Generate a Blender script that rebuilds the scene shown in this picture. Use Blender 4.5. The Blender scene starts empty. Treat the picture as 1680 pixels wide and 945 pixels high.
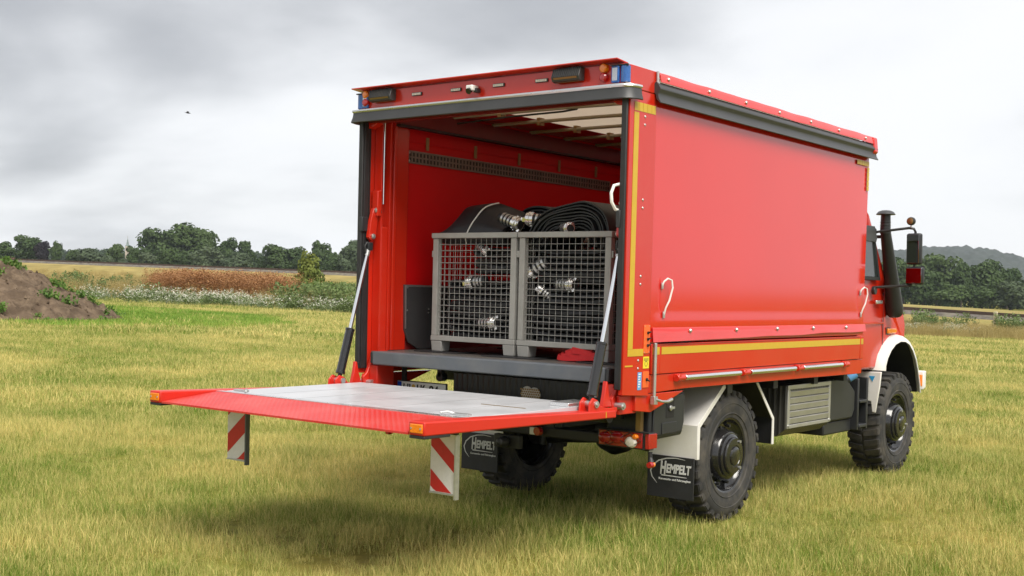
import bpy, bmesh, math, random
import numpy as np
from math import radians, sin, cos, pi, sqrt, atan2
from mathutils import Vector, Matrix

random.seed(7)
SC = bpy.context.scene
COL = SC.collection

# ------------------------------------------------------------------ camera
CAM = (5.5918, -6.7526, 1.7456)
YAW, PITCH, ROLL, FPX = 0.6635, -0.0386, 0.0252, 1983.67
PPX, PPY = 840.3, 552.5
_f = Vector((-sin(YAW) * cos(PITCH), cos(YAW) * cos(PITCH), sin(PITCH)))
_r = Vector((cos(YAW), sin(YAW), 0.0))
_u = _r.cross(_f)
_r2 = _r * cos(ROLL) + _u * sin(ROLL)
_u2 = _u * cos(ROLL) - _r * sin(ROLL)
cd = bpy.data.cameras.new('camera')
cd.sensor_width = 36.0
cd.lens = FPX / 1680.0 * 36.0
cd.shift_x = -(PPX - 840.0) / 1680.0
cd.shift_y = (PPY - 472.5) / 1680.0
cd.clip_start = 0.1
cd.clip_end = 12000
cam = bpy.data.objects.new('camera', cd)
COL.objects.link(cam)
cam.matrix_world = Matrix(((_r2.x, _u2.x, -_f.x, CAM[0]), (_r2.y, _u2.y, -_f.y, CAM[1]),
                           (_r2.z, _u2.z, -_f.z, CAM[2]), (0, 0, 0, 1)))
SC.camera = cam

# ------------------------------------------------------------------ sky, sun, exposure
SUN_DIR = Vector((0.76, -0.42, 1.12)).normalized()          # towards the sun
SUN_EL = math.asin(SUN_DIR.z)
SUN_AZ = atan2(SUN_DIR.x, SUN_DIR.y)
world = bpy.data.worlds.new('World')
SC.world = world
world.use_nodes = True
wn, wl = world.node_tree.nodes, world.node_tree.links
wn.clear()


def wnode(t, **kw):
    n = wn.new(t)
    for k, v in kw.items():
        setattr(n, k, v)
    return n


w_out = wnode('ShaderNodeOutputWorld')
w_sky = wnode('ShaderNodeTexSky')
w_sky.sky_type = 'NISHITA'
w_sky.sun_disc = False
w_sky.sun_elevation = SUN_EL
w_sky.sun_rotation = SUN_AZ
w_bg = wnode('ShaderNodeBackground')
w_bg.inputs['Strength'].default_value = 0.1
wl.new(w_sky.outputs[0], w_bg.inputs[0])
w_tc = wnode('ShaderNodeTexCoord')
w_sep = wnode('ShaderNodeSeparateXYZ')
wl.new(w_tc.outputs['Generated'], w_sep.inputs[0])


def wmath(op, a, b=None, clamp=False):
    n = wnode('ShaderNodeMath', operation=op, use_clamp=clamp)
    for i, v in enumerate((a, b)):
        if v is None:
            continue
        if isinstance(v, (int, float)):
            n.inputs[i].default_value = v
        else:
            wl.new(v, n.inputs[i])
    return n.outputs[0]


wz = wmath('ADD', wmath('MAXIMUM', w_sep.outputs['Z'], 0.0), 0.19)
wx = wmath('DIVIDE', w_sep.outputs['X'], wz)
wy = wmath('DIVIDE', w_sep.outputs['Y'], wz)
w_comb = wnode('ShaderNodeCombineXYZ')
wl.new(wx, w_comb.inputs[0])
wl.new(wy, w_comb.inputs[1])
w_map = wnode('ShaderNodeMapping')
w_map.inputs['Rotation'].default_value = (0, 0, 0.45)
w_map.inputs['Location'].default_value = (12.3, 5.9, 1.4)
w_map.inputs['Scale'].default_value = (0.75, 0.95, 1)
wl.new(w_comb.outputs[0], w_map.inputs[0])
w_n1 = wnode('ShaderNodeTexNoise')
w_n1.inputs['Scale'].default_value = 0.85
w_n1.inputs['Detail'].default_value = 9
w_n1.inputs['Roughness'].default_value = 0.42
w_n1.inputs['Distortion'].default_value = 0.5
wl.new(w_map.outputs[0], w_n1.inputs['Vector'])
w_n2 = wnode('ShaderNodeTexNoise')
w_n2.inputs['Scale'].default_value = 3.0
w_n2.inputs['Detail'].default_value = 7
w_n2.inputs['Roughness'].default_value = 0.5
wl.new(w_map.outputs[0], w_n2.inputs['Vector'])
# a heavy cloud bank stands to the left of the truck, thinner cloud to the right
w_dot = wnode('ShaderNodeVectorMath', operation='DOT_PRODUCT')
wl.new(w_tc.outputs['Generated'], w_dot.inputs[0])
w_dot.inputs[1].default_value = (cos(YAW + 0.35), sin(YAW + 0.35), -0.55)
w_sum = wmath('ADD', wmath('MULTIPLY', w_n1.outputs['Fac'], 1.65), wmath('MULTIPLY', w_n2.outputs['Fac'], 0.40))
w_sum = wmath('ADD', w_sum, wmath('MULTIPLY', w_dot.outputs['Value'], 0.10))
w_dk = wnode('ShaderNodeVectorMath', operation='DOT_PRODUCT')
wl.new(w_tc.outputs['Generated'], w_dk.inputs[0])
w_dk.inputs[1].default_value = (_f + _r2 * ((330 - PPX) / FPX) - _u2 * ((-40 - PPY) / FPX)).normalized()
w_mr = wnode('ShaderNodeMapRange', interpolation_type='SMOOTHSTEP')
w_mr.inputs['From Min'].default_value = 0.90
w_mr.inputs['From Max'].default_value = 1.0
w_mr.inputs['To Max'].default_value = -0.27
wl.new(w_dk.outputs['Value'], w_mr.inputs['Value'])
w_sum = wmath('ADD', w_sum, w_mr.outputs[0])
w_sum = wmath('ADD', w_sum, wmath('MULTIPLY', wmath('MAXIMUM', wmath('SUBTRACT', 0.20, w_sep.outputs['Z']), 0.0), 2.1))
w_ramp = wnode('ShaderNodeValToRGB')
cr = w_ramp.color_ramp
cr.interpolation = 'B_SPLINE'
cr.elements[0].position = 0.27
cr.elements[0].color = (0.24, 0.245, 0.26, 1)
cr.elements[1].position = 0.80
cr.elements[1].color = (0.545, 0.545, 0.55, 1)
e = cr.elements.new(0.41)
e.color = (0.36, 0.366, 0.378, 1)
e = cr.elements.new(0.56)
e.color = (0.56, 0.565, 0.575, 1)
w_sum = wmath('MULTIPLY', wmath('SUBTRACT', w_sum, 0.275), 0.72)
wl.new(w_sum, w_ramp.inputs[0])
w_bg2 = wnode('ShaderNodeBackground')
w_bg2.inputs['Strength'].default_value = 1.24
wl.new(w_ramp.outputs[0], w_bg2.inputs[0])
w_mix = wnode('ShaderNodeMixShader')
w_mix.inputs[0].default_value = 0.94
wl.new(w_bg.outputs[0], w_mix.inputs[1])
wl.new(w_bg2.outputs[0], w_mix.inputs[2])
wl.new(w_mix.outputs[0], w_out.inputs[0])

sl = bpy.data.lights.new('sun', 'SUN')
sl.energy = 3.0
sl.angle = radians(34)
sl.color = (1.0, 0.95, 0.87)
sun = bpy.data.objects.new('sun', sl)
COL.objects.link(sun)
sun.rotation_euler = SUN_DIR.to_track_quat('Z', 'Y').to_euler()
sun.location = (10, -10, 20)

SC.view_settings.view_transform = 'Standard'
SC.view_settings.look = 'None'
SC.view_settings.exposure = 0.62
SC.view_settings.gamma = 1.0
SC.view_settings.use_curve_mapping = False
SC.cycles.use_denoising = True
SC.cycles.max_bounces = 8
SC.cycles.transparent_max_bounces = 12
SC.cycles.volume_bounces = 0

# ------------------------------------------------------------------ helpers


class MB:
    """collects shapes, links them as ONE mesh object"""

    def __init__(s):
        s.v, s.f, s.m = [], [], []
        s.cur = 0

    def add(s, vs, fs):
        o = len(s.v)
        s.v += [tuple(v) for v in vs]
        s.f += [tuple(i + o for i in f) for f in fs]
        s.m += [s.cur] * len(fs)
        return s

    def box(s, x0, x1, y0, y1, z0, z1):
        return s.hexa([(x0, y0, z0), (x1, y0, z0), (x1, y1, z0), (x0, y1, z0),
                       (x0, y0, z1), (x1, y0, z1), (x1, y1, z1), (x0, y1, z1)])

    def hexa(s, p):
        return s.add(p, [(0, 3, 2, 1), (4, 5, 6, 7), (0, 1, 5, 4), (1, 2, 6, 5), (2, 3, 7, 6), (3, 0, 4, 7)])

    def prism(s, poly, axis, a, b):
        """poly: 2-D outline; axis x -> (y,z), y -> (x,z), z -> (x,y)"""
        n = len(poly)
        def P(q, c):
            if axis == 'x': return (c, q[0], q[1])
            if axis == 'y': return (q[0], c, q[1])
            return (q[0], q[1], c)
        vs = [P(q, a) for q in poly] + [P(q, b) for q in poly]
        ar = sum(poly[i][0] * poly[(i + 1) % n][1] - poly[(i + 1) % n][0] * poly[i][1] for i in range(n))
        flip = (ar < 0) ^ (axis == 'y') ^ (b < a)
        top = tuple(range(n, 2 * n)); bot = tuple(reversed(range(n)))
        fs = [bot, top] + [(i, (i + 1) % n, n + (i + 1) % n, n + i) for i in range(n)]
        if flip:
            fs = [tuple(reversed(f)) for f in fs]
        return s.add(vs, fs)

    def cyl(s, p0, p1, r0, r1=None, n=16, cap=True):
        r1 = r0 if r1 is None else r1
        p0, p1 = Vector(p0), Vector(p1)
        d = (p1 - p0).normalized()
        a = d.orthogonal().normalized()
        b = d.cross(a)
        vs = []
        for p, r in ((p0, r0), (p1, r1)):
            for i in range(n):
                t = 2 * pi * i / n
                vs.append(p + (a * cos(t) + b * sin(t)) * r)
        fs = [(i, (i + 1) % n, n + (i + 1) % n, n + i) for i in range(n)]
        if cap:
            fs += [tuple(reversed(range(n))), tuple(range(n, 2 * n))]
        return s.add(vs, fs)

    def tube(s, path, r, n=8, cap=True, squash=None):
        P = [Vector(p) for p in path]
        R = r if isinstance(r, (list, tuple)) else [r] * len(P)
        up = None
        vs = []
        for i, p in enumerate(P):
            d = (P[min(i + 1, len(P) - 1)] - P[max(i - 1, 0)]).normalized()
            if up is None:
                a = d.orthogonal().normalized()
            else:
                a = (up - d * up.dot(d)).normalized()
            up = a
            b = d.cross(a)
            for k in range(n):
                t = 2 * pi * k / n
                vs.append(p + (a * cos(t) + b * sin(t)) * R[i])
        fs = []
        for i in range(len(P) - 1):
            for k in range(n):
                fs.append((i * n + k, i * n + (k + 1) % n, (i + 1) * n + (k + 1) % n, (i + 1) * n + k))
        if cap:
            fs += [tuple(reversed(range(n))), tuple(range((len(P) - 1) * n, len(P) * n))]
        return s.add(vs, fs)

    def lathe(s, prof, n=32, axis='x', c=(0, 0, 0)):
        """prof: (radius, height along axis)"""
        vs = []
        for r, h in prof:
            for k in range(n):
                t = 2 * pi * k / n
                if axis == 'x':
                    vs.append((c[0] + h, c[1] + r * cos(t), c[2] + r * sin(t)))
                elif axis == 'y':
                    vs.append((c[0] + r * sin(t), c[1] + h, c[2] + r * cos(t)))
                else:
                    vs.append((c[0] + r * cos(t), c[1] + r * sin(t), c[2] + h))
        fs = []
        for i in range(len(prof) - 1):
            for k in range(n):
                fs.append((i * n + k, i * n + (k + 1) % n, (i + 1) * n + (k + 1) % n, (i + 1) * n + k))
        return s.add(vs, fs)

    def sweep(s, prof, path, closed_prof=True):
        """prof: (out, z) profile swept along a plan path of (x, y); out = to the right of travel"""
        n = len(prof)
        P = [Vector((p[0], p[1])) for p in path]
        vs = []
        for i, p in enumerate(P):
            d0 = (P[i] - P[i - 1]).normalized() if i else None
            d1 = (P[i + 1] - P[i]).normalized() if i < len(P) - 1 else None
            if d0 is None: d0 = d1
            if d1 is None: d1 = d0
            n0 = Vector((d0.y, -d0.x)); n1 = Vector((d1.y, -d1.x))
            m = (n0 + n1).normalized()
            m = m / max(0.3, m.dot(n0))
            for o, z in prof:
                vs.append((p.x + m.x * o, p.y + m.y * o, z))
        fs = []
        kk = n if closed_prof else n - 1
        for i in range(len(P) - 1):
            for k in range(kk):
                fs.append((i * n + k, (i + 1) * n + k, (i + 1) * n + (k + 1) % n, i * n + (k + 1) % n))
        if closed_prof:
            fs += [tuple(range(n)), tuple(reversed(range((len(P) - 1) * n, len(P) * n)))]
        return s.add(vs, fs)

    def build(s, name, mats, parent=None, bevel=0.0, loc=None, smooth=True, seg=2, angle=32, fix=True):
        me = bpy.data.meshes.new(name)
        me.from_pydata(s.v, [], s.f)
        if not isinstance(mats, (list, tuple)):
            mats = [mats]
        for m in mats:
            me.materials.append(M[m] if isinstance(m, str) else m)
        if len(mats) > 1:
            me.polygons.foreach_set('material_index', s.m)
        if fix:
            bm = bmesh.new()
            bm.from_mesh(me)
            bmesh.ops.recalc_face_normals(bm, faces=bm.faces)
            bm.to_mesh(me)
            bm.free()
        if smooth:
            me.polygons.foreach_set('use_smooth', [True] * len(me.polygons))
            me.set_sharp_from_angle(angle=radians(angle))
        me.update()
        o = bpy.data.objects.new(name, me)
        COL.objects.link(o)
        if parent is not None:
            o.parent = parent
        if loc is not None:
            o.location = loc
        if bevel:
            b = o.modifiers.new('bevel', 'BEVEL')
            b.width = bevel
            b.segments = seg
            b.limit_method = 'ANGLE'
            b.angle_limit = radians(40)
        return o


def tag(o, label=None, cat=None, group=None, kind=None):
    if label: o['label'] = label
    if cat: o['category'] = cat
    if group: o['group'] = group
    if kind: o['kind'] = kind
    return o


def empty(name, loc=(0, 0, 0), rz=0.0, parent=None):
    o = bpy.data.objects.new(name, None)
    o.empty_display_size = 0.2
    COL.objects.link(o)
    o.location = loc
    o.rotation_euler = (0, 0, rz)
    if parent is not None:
        o.parent = parent
    return o


def copy_tree(o, parent=None):
    c = o.copy()
    COL.objects.link(c)
    c.parent = parent
    for ch in list(o.children):
        copy_tree(ch, c)
    return c


def text_mesh(txt, size, depth=0.002, shear=0.0, bold=0.0, spacing=1.0):
    """flat lettering as a mesh lying in the XZ plane, facing -Y, left-aligned at the origin"""
    cu = bpy.data.curves.new('lettering', 'FONT')
    cu.body = txt
    cu.size = size
    cu.extrude = depth
    cu.shear = shear
    cu.offset = bold
    cu.space_character = spacing
    to = bpy.data.objects.new('lettering', cu)
    COL.objects.link(to)
    dg = bpy.context.evaluated_depsgraph_get()
    dg.update()
    me = bpy.data.meshes.new_from_object(to.evaluated_get(dg))
    bpy.data.objects.remove(to)
    bpy.data.curves.remove(cu)
    me.transform(Matrix.Rotation(pi / 2, 4, 'X'))
    return me


def text_obj(txt, size, mat, parent, loc, width=None, height=None, **kw):
    me = text_mesh(txt, size, **kw)
    xs = [v.co.x for v in me.vertices]; zs = [v.co.z for v in me.vertices]
    sx = (width / (max(xs) - min(xs))) if width else 1
    sz = (height / (max(zs) - min(zs))) if height else sx
    for v in me.vertices:
        v.co.x = (v.co.x - min(xs)) * sx
        v.co.z = (v.co.z - min(zs)) * sz
    me.materials.clear()
    me.materials.append(M[mat])
    o = bpy.data.objects.new('lettering', me)
    COL.objects.link(o)
    o.parent = parent
    o.location = loc
    return o


# ------------------------------------------------------------------ materials
M = {}


def mat(name, col, rough=0.5, metal=0.0, var=0.0, vscale=6.0, bump=0.0, bscale=40.0, coat=0.0, spec=0.5,
        rvar=0.0, ior=1.5, emit=None, trans=0.0, alpha=1.0, dirt=None, dirt_amt=0.0, dirt_scale=3.0):
    m = bpy.data.materials.new(name)
    m.use_nodes = True
    nt = m.node_tree
    N, L = nt.nodes, nt.links
    b = N['Principled BSDF']
    b.inputs['Base Color'].default_value = (*col, 1)
    b.inputs['Roughness'].default_value = rough
    b.inputs['Metallic'].default_value = metal
    b.inputs['IOR'].default_value = ior
    b.inputs['Specular IOR Level'].default_value = spec
    b.inputs['Coat Weight'].default_value = coat
    b.inputs['Coat Roughness'].default_value = 0.12
    b.inputs['Transmission Weight'].default_value = trans
    b.inputs['Alpha'].default_value = alpha
    if emit:
        b.inputs['Emission Color'].default_value = (*emit[0], 1)
        b.inputs['Emission Strength'].default_value = emit[1]
    tc = N.new('ShaderNodeTexCoord')
    out = None
    if var or rvar:
        n = N.new('ShaderNodeTexNoise')
        n.inputs['Scale'].default_value = vscale
        n.inputs['Detail'].default_value = 6
        n.inputs['Roughness'].default_value = 0.6
        L.new(tc.outputs['Object'], n.inputs['Vector'])
        if var:
            h = N.new('ShaderNodeMapRange')
            h.inputs['From Min'].default_value = 0.25
            h.inputs['From Max'].default_value = 0.75
            h.inputs['To Min'].default_value = 1 - var
            h.inputs['To Max'].default_value = 1 + var
            L.new(n.outputs['Fac'], h.inputs['Value'])
            mx = N.new('ShaderNodeVectorMath'); mx.operation = 'SCALE'
            mx.inputs[0].default_value = col
            L.new(h.outputs[0], mx.inputs['Scale'])
            out = mx.outputs[0]
        if rvar:
            h2 = N.new('ShaderNodeMapRange')
            h2.inputs['From Min'].default_value = 0.3
            h2.inputs['From Max'].default_value = 0.7
            h2.inputs['To Min'].default_value = max(0.02, rough - rvar)
            h2.inputs['To Max'].default_value = rough + rvar
            L.new(n.outputs['Fac'], h2.inputs['Value'])
            L.new(h2.outputs[0], b.inputs['Roughness'])
    if dirt:
        n = N.new('ShaderNodeTexNoise')
        n.inputs['Scale'].default_value = dirt_scale
        n.inputs['Detail'].default_value = 8
        n.inputs['Roughness'].default_value = 0.65
        L.new(tc.outputs['Object'], n.inputs['Vector'])
        h = N.new('ShaderNodeMapRange')
        h.inputs['From Min'].default_value = 0.45
        h.inputs['From Max'].default_value = 0.75
        h.inputs['To Max'].default_value = dirt_amt
        L.new(n.outputs['Fac'], h.inputs['Value'])
        mx = N.new('ShaderNodeMix'); mx.data_type = 'RGBA'
        L.new(h.outputs[0], mx.inputs[0])
        if out: L.new(out, mx.inputs[6])
        else: mx.inputs[6].default_value = (*col, 1)
        mx.inputs[7].default_value = (*dirt, 1)
        out = mx.outputs[2]
    if out:
        L.new(out, b.inputs['Base Color'])
    if bump:
        n = N.new('ShaderNodeTexNoise')
        n.inputs['Scale'].default_value = bscale
        n.inputs['Detail'].default_value = 4
        L.new(tc.outputs['Object'], n.inputs['Vector'])
        bp = N.new('ShaderNodeBump')
        bp.inputs['Strength'].default_value = bump
        bp.inputs['Distance'].default_value = 0.01
        L.new(n.outputs['Fac'], bp.inputs['Height'])
        L.new(bp.outputs[0], b.inputs['Normal'])
    M[name] = m
    return m


RED = (0.54, 0.020, 0.007)
mat('red_paint', RED, 0.20, coat=0.25, var=0.05, vscale=1.5, bump=0.012, bscale=9, dirt=(0.30, 0.12, 0.07), dirt_amt=0.10)
mat('red_curtain', (0.61, 0.016, 0.010), 0.105, var=0.04, vscale=0.8, bump=0.012, bscale=1.1, ior=1.70, spec=0.62)
mat('red_liner', (0.58, 0.003, 0.004), 0.5, var=0.05, vscale=1.3, bump=0.05, bscale=2.0, spec=0.2)
mat('red_dark', (0.17, 0.010, 0.009), 0.4, var=0.08)
mat('red_plate', (0.56, 0.022, 0.010), 0.38, var=0.06, vscale=2)
mat('rubber_black', (0.018, 0.018, 0.019), 0.55, var=0.25, vscale=12, bump=0.05, bscale=80)
mat('rubber_grey', (0.045, 0.046, 0.048), 0.42, var=0.15, vscale=3)
mat('tyre_rubber', (0.030, 0.029, 0.028), 0.75, var=0.3, vscale=5, bump=0.12, bscale=90, dirt=(0.14, 0.12, 0.09), dirt_amt=0.6, dirt_scale=6)
mat('black_gloss', (0.012, 0.012, 0.013), 0.16, coat=0.4, rvar=0.08, vscale=4, dirt=(0.09, 0.08, 0.06), dirt_amt=0.14)
mat('black_metal', (0.016, 0.016, 0.017), 0.5, var=0.3, vscale=9, dirt=(0.07, 0.06, 0.045), dirt_amt=0.4)
mat('black_plastic', (0.022, 0.023, 0.025), 0.42, var=0.15, vscale=7, bump=0.05, bscale=120)
mat('white_paint', (0.78, 0.76, 0.72), 0.32, coat=0.2, var=0.05, vscale=3, dirt=(0.40, 0.35, 0.26), dirt_amt=0.35)
mat('white_plastic', (0.78, 0.77, 0.74), 0.4)
mat('alu_deck', (0.60, 0.61, 0.63), 0.42, metal=0.35, var=0.07, vscale=2.2, rvar=0.1, bump=0.04, bscale=30, dirt=(0.40, 0.39, 0.37), dirt_amt=0.25, dirt_scale=2.5)
mat('alu_trim', (0.72, 0.72, 0.72), 0.3, metal=0.9, rvar=0.1)
mat('chrome', (0.82, 0.83, 0.84), 0.12, metal=1.0, rvar=0.05, vscale=15)
mat('zinc', (0.55, 0.55, 0.54), 0.38, metal=0.85, var=0.15, vscale=30)
mat('steel_louvre', (0.50, 0.49, 0.46), 0.38, metal=0.7, var=0.1, vscale=8, rvar=0.08)
mat('sill_grey', (0.085, 0.095, 0.108), 0.42, var=0.12, vscale=4, dirt=(0.20, 0.19, 0.17), dirt_amt=0.35)
mat('cage_grey', (0.30, 0.295, 0.275), 0.5, var=0.08, vscale=10, dirt=(0.13, 0.12, 0.10), dirt_amt=0.3)
mat('hose_black', (0.013, 0.013, 0.0145), 0.5, var=0.25, vscale=18, bump=0.10, bscale=60)
mat('coupling_alu', (0.80, 0.79, 0.77), 0.22, metal=0.95, rvar=0.1, vscale=20)
mat('yellow_tape', (0.56, 0.36, 0.022), 0.4, var=0.05, vscale=20)
mat('yellow_label', (0.78, 0.62, 0.03), 0.4)
mat('amber_lens', (0.85, 0.22, 0.01), 0.12, coat=0.6, var=0.2, vscale=80)
mat('red_lens', (0.36, 0.006, 0.010), 0.1, coat=0.7, var=0.25, vscale=60)
mat('clear_lens', (0.70, 0.66, 0.58), 0.12, coat=0.6, var=0.25, vscale=90)
mat('orange_panel', (0.80, 0.13, 0.02), 0.4)
mat('blue_label', (0.12, 0.33, 0.62), 0.4)
mat('blue_decal', (0.03, 0.30, 0.60), 0.4)
mat('plate_white', (0.80, 0.80, 0.77), 0.35)
mat('plate_blue', (0.01, 0.06, 0.45), 0.35)
mat('gold_seal', (0.65, 0.42, 0.08), 0.4)
mat('letter_grey', (0.62, 0.62, 0.60), 0.5)
mat('letter_black', (0.012, 0.012, 0.012), 0.5)
mat('flag_white', (0.74, 0.74, 0.73), 0.35, var=0.06, vscale=40)
mat('flag_red', (0.55, 0.015, 0.02), 0.3, var=0.08, vscale=40)
mat('bow_beige', (0.30, 0.25, 0.17), 0.5, var=0.1)
mat('strap_tan', (0.26, 0.15, 0.06), 0.7)
mat('strap_red', (0.45, 0.008, 0.010), 0.75, bump=0.2, bscale=150)
mat('rail_brown', (0.20, 0.15, 0.13), 0.5, metal=0.3, var=0.2)
mat('slot_dark', (0.01, 0.009, 0.008), 0.7)
mat('board_dark', (0.045, 0.043, 0.044), 0.35, var=0.15)
mat('window_glass', (0.02, 0.025, 0.027), 0.05, coat=0.3)
mat('mirror_glass', (0.42, 0.44, 0.45), 0.03, metal=1.0)
mat('bronze', (0.30, 0.19, 0.08), 0.35, metal=0.7)
mat('skin_black_bird', (0.02, 0.02, 0.02), 0.7)


def glass_mat(name, col):
    m = mat(name, col, 0.08, coat=0.5, trans=0.35, var=0.3, vscale=70)
    return m


glass_mat('blue_lens', (0.03, 0.16, 0.55))


def pattern_mat(name, col, rough, metal, scale, strength, dirt=None, amt=0.0):
    """tread plate: a raised lozenge pattern as fine relief"""
    m = mat(name, col, rough, metal=metal, var=0.08, vscale=3, dirt=dirt, dirt_amt=amt)
    N, L = m.node_tree.nodes, m.node_tree.links
    tc = N.new('ShaderNodeTexCoord')
    sp = N.new('ShaderNodeSeparateXYZ')
    L.new(tc.outputs['Object'], sp.inputs[0])
    def mth(op, a, b=None):
        n = N.new('ShaderNodeMath'); n.operation = op
        for i, v in enumerate((a, b)):
            if v is None: continue
            if isinstance(v, (int, float)): n.inputs[i].default_value = v
            else: L.new(v, n.inputs[i])
        return n.outputs[0]
    u = mth('MULTIPLY', mth('ADD', sp.outputs['X'], sp.outputs['Y']), scale)
    w = mth('MULTIPLY', mth('SUBTRACT', sp.outputs['X'], sp.outputs['Y']), scale)
    a = mth('MULTIPLY', mth('SINE', u), mth('SINE', w))
    a = mth('POWER', mth('ABSOLUTE', a), 2.0)
    bp = N.new('ShaderNodeBump')
    bp.inputs['Strength'].default_value = strength
    bp.inputs['Distance'].default_value = 0.004
    L.new(a, bp.inputs['Height'])
    L.new(bp.outputs[0], N['Principled BSDF'].inputs['Normal'])
    return m


pattern_mat('ramp_tread', (0.56, 0.026, 0.020), 0.4, 0.0, 75, 0.9, (0.5, 0.2, 0.16), 0.3)
pattern_mat('floor_tread', (0.20, 0.185, 0.17), 0.42, 0.6, 70, 0.9, (0.10, 0.08, 0.06), 0.6)
pattern_mat('black_tread', (0.022, 0.022, 0.022), 0.4, 0.3, 60, 0.9)
pattern_mat('steel_tread', (0.13, 0.125, 0.115), 0.42, 0.7, 60, 1.0)


def roof_mat():
    m = mat('roof_tarp', (0.80, 0.76, 0.70), 0.6, var=0.05)
    N, L = m.node_tree.nodes, m.node_tree.links
    t = N.new('ShaderNodeBsdfTranslucent')
    t.inputs[0].default_value = (0.80, 0.73, 0.64, 1)
    mx = N.new('ShaderNodeMixShader')
    mx.inputs[0].default_value = 0.55
    L.new(N['Principled BSDF'].outputs[0], mx.inputs[1])
    L.new(t.outputs[0], mx.inputs[2])
    L.new(mx.outputs[0], N['Material Output'].inputs['Surface'])


roof_mat()


def foliage_mat(name, c1, c2, scale=0.4, transl=0.25, attr=None):
    m = bpy.data.materials.new(name)
    m.use_nodes = True
    N, L = m.node_tree.nodes, m.node_tree.links
    b = N['Principled BSDF']
    b.inputs['Roughness'].default_value = 0.65
    b.inputs['Specular IOR Level'].default_value = 0.25
    g = N.new('ShaderNodeNewGeometry')
    n = N.new('ShaderNodeTexNoise')
    n.inputs['Scale'].default_value = scale
    n.inputs['Detail'].default_value = 5
    n.inputs['Roughness'].default_value = 0.65
    L.new(g.outputs['Position'], n.inputs['Vector'])
    oi = N.new('ShaderNodeObjectInfo')
    def mth(op, a, b_=None):
        k = N.new('ShaderNodeMath'); k.operation = op
        for i, v in enumerate((a, b_)):
            if v is None: continue
            if isinstance(v, (int, float)): k.inputs[i].default_value = v
            else: L.new(v, k.inputs[i])
        return k.outputs[0]
    mr = N.new('ShaderNodeMapRange')
    mr.inputs['From Min'].default_value = 0.3
    mr.inputs['From Max'].default_value = 0.7
    L.new(n.outputs['Fac'], mr.inputs['Value'])
    f = mth('ADD', mth('MULTIPLY', mr.outputs[0], 0.65), mth('MULTIPLY', oi.outputs['Random'], 0.35))
    if attr:
        at = N.new('ShaderNodeAttribute')
        at.attribute_name = attr
        mr.inputs['From Min'].default_value = 0.37; mr.inputs['From Max'].default_value = 0.63
        f = mth('ADD', mth('MULTIPLY', f, 0.80), mth('SUBTRACT', mth('MULTIPLY', at.outputs['Fac'], 0.72), 0.255))
    mx = N.new('ShaderNodeMix'); mx.data_type = 'RGBA'
    mx.clamp_factor = True
    L.new(f, mx.inputs[0])
    mx.inputs[6].default_value = (*c1, 1)
    mx.inputs[7].default_value = (*c2, 1)
    L.new(mx.outputs[2], b.inputs['Base Color'])
    t = N.new('ShaderNodeBsdfTranslucent')
    L.new(mx.outputs[2], t.inputs[0])
    ms = N.new('ShaderNodeMixShader')
    ms.inputs[0].default_value = transl
    L.new(b.outputs[0], ms.inputs[1])
    L.new(t.outputs[0], ms.inputs[2])
    L.new(ms.outputs[0], N['Material Output'].inputs['Surface'])
    M[name] = m
    return m


foliage_mat('leaf_dark', (0.030, 0.056, 0.017), (0.075, 0.118, 0.034), 0.12)
foliage_mat('leaf_mid', (0.042, 0.076, 0.022), (0.096, 0.142, 0.044), 0.12)
foliage_mat('leaf_pale', (0.060, 0.090, 0.045), (0.115, 0.150, 0.075), 0.12)
foliage_mat('leaf_purple', (0.014, 0.012, 0.016), (0.030, 0.024, 0.028), 0.15)
foliage_mat('leaf_yellow', (0.11, 0.15, 0.03), (0.22, 0.24, 0.05), 0.5)
foliage_mat('leaf_fresh', (0.07, 0.14, 0.025), (0.15, 0.25, 0.05), 1.0)
foliage_mat('weed_green', (0.085, 0.135, 0.045), (0.20, 0.25, 0.09), 0.6)
foliage_mat('weed_rust', (0.27, 0.115, 0.045), (0.46, 0.26, 0.115), 0.6)
foliage_mat('weed_straw', (0.28, 0.22, 0.08), (0.46, 0.36, 0.15), 0.4)
foliage_mat('flower_white', (0.62, 0.60, 0.48), (0.80, 0.79, 0.70), 0.6, 0.15)
foliage_mat('grass_blade', (0.135, 0.235, 0.020), (0.74, 0.62, 0.235), 0.33, 0.30, attr='dry')
foliage_mat('grass_lush', (0.13, 0.27, 0.028), (0.34, 0.43, 0.08), 0.33, 0.30, attr='dry')
mat('bark', (0.09, 0.075, 0.058), 0.9, var=0.3, vscale=2)

# ================================================================== THE SETTING
FH = Vector((-sin(YAW), cos(YAW)))          # level view direction
RH = Vector((cos(YAW), sin(YAW)))           # level right


def sstep(a, b, x):
    t = np.clip((x - a) / (b - a), 0, 1)
    return t * t * (3 - 2 * t)


def gz(x, y):
    """height of the field: level under the truck, then a gentle fall to the right"""
    dx, dy = np.asarray(x, float), np.asarray(y, float) - 2.5
    d = np.hypot(dx, dy)
    u = 260 * np.tanh((dx * RH.x + dy * RH.y) / 260)
    v = dx * FH.x + dy * FH.y
    rise = np.maximum(0, d - 150) * 0.0022
    return -0.035 + sstep(3.5, 24, d) * (-0.0215 * u + 0.0055 * v) + rise


def at(px, depth):
    """ground point seen in picture column px at a given depth"""
    k = depth * (px - PPX) / FPX
    x = CAM[0] + FH.x * depth + RH.x * k
    y = CAM[1] + FH.y * depth + RH.y * k
    return x, y, float(gz(x, y))


def height_at(px, py, depth):
    d = _f + _r2 * ((px - PPX) / FPX) - _u2 * ((py - PPY) / FPX)
    return CAM[2] + d.z * depth / (d.x * FH.x + d.y * FH.y)


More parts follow.
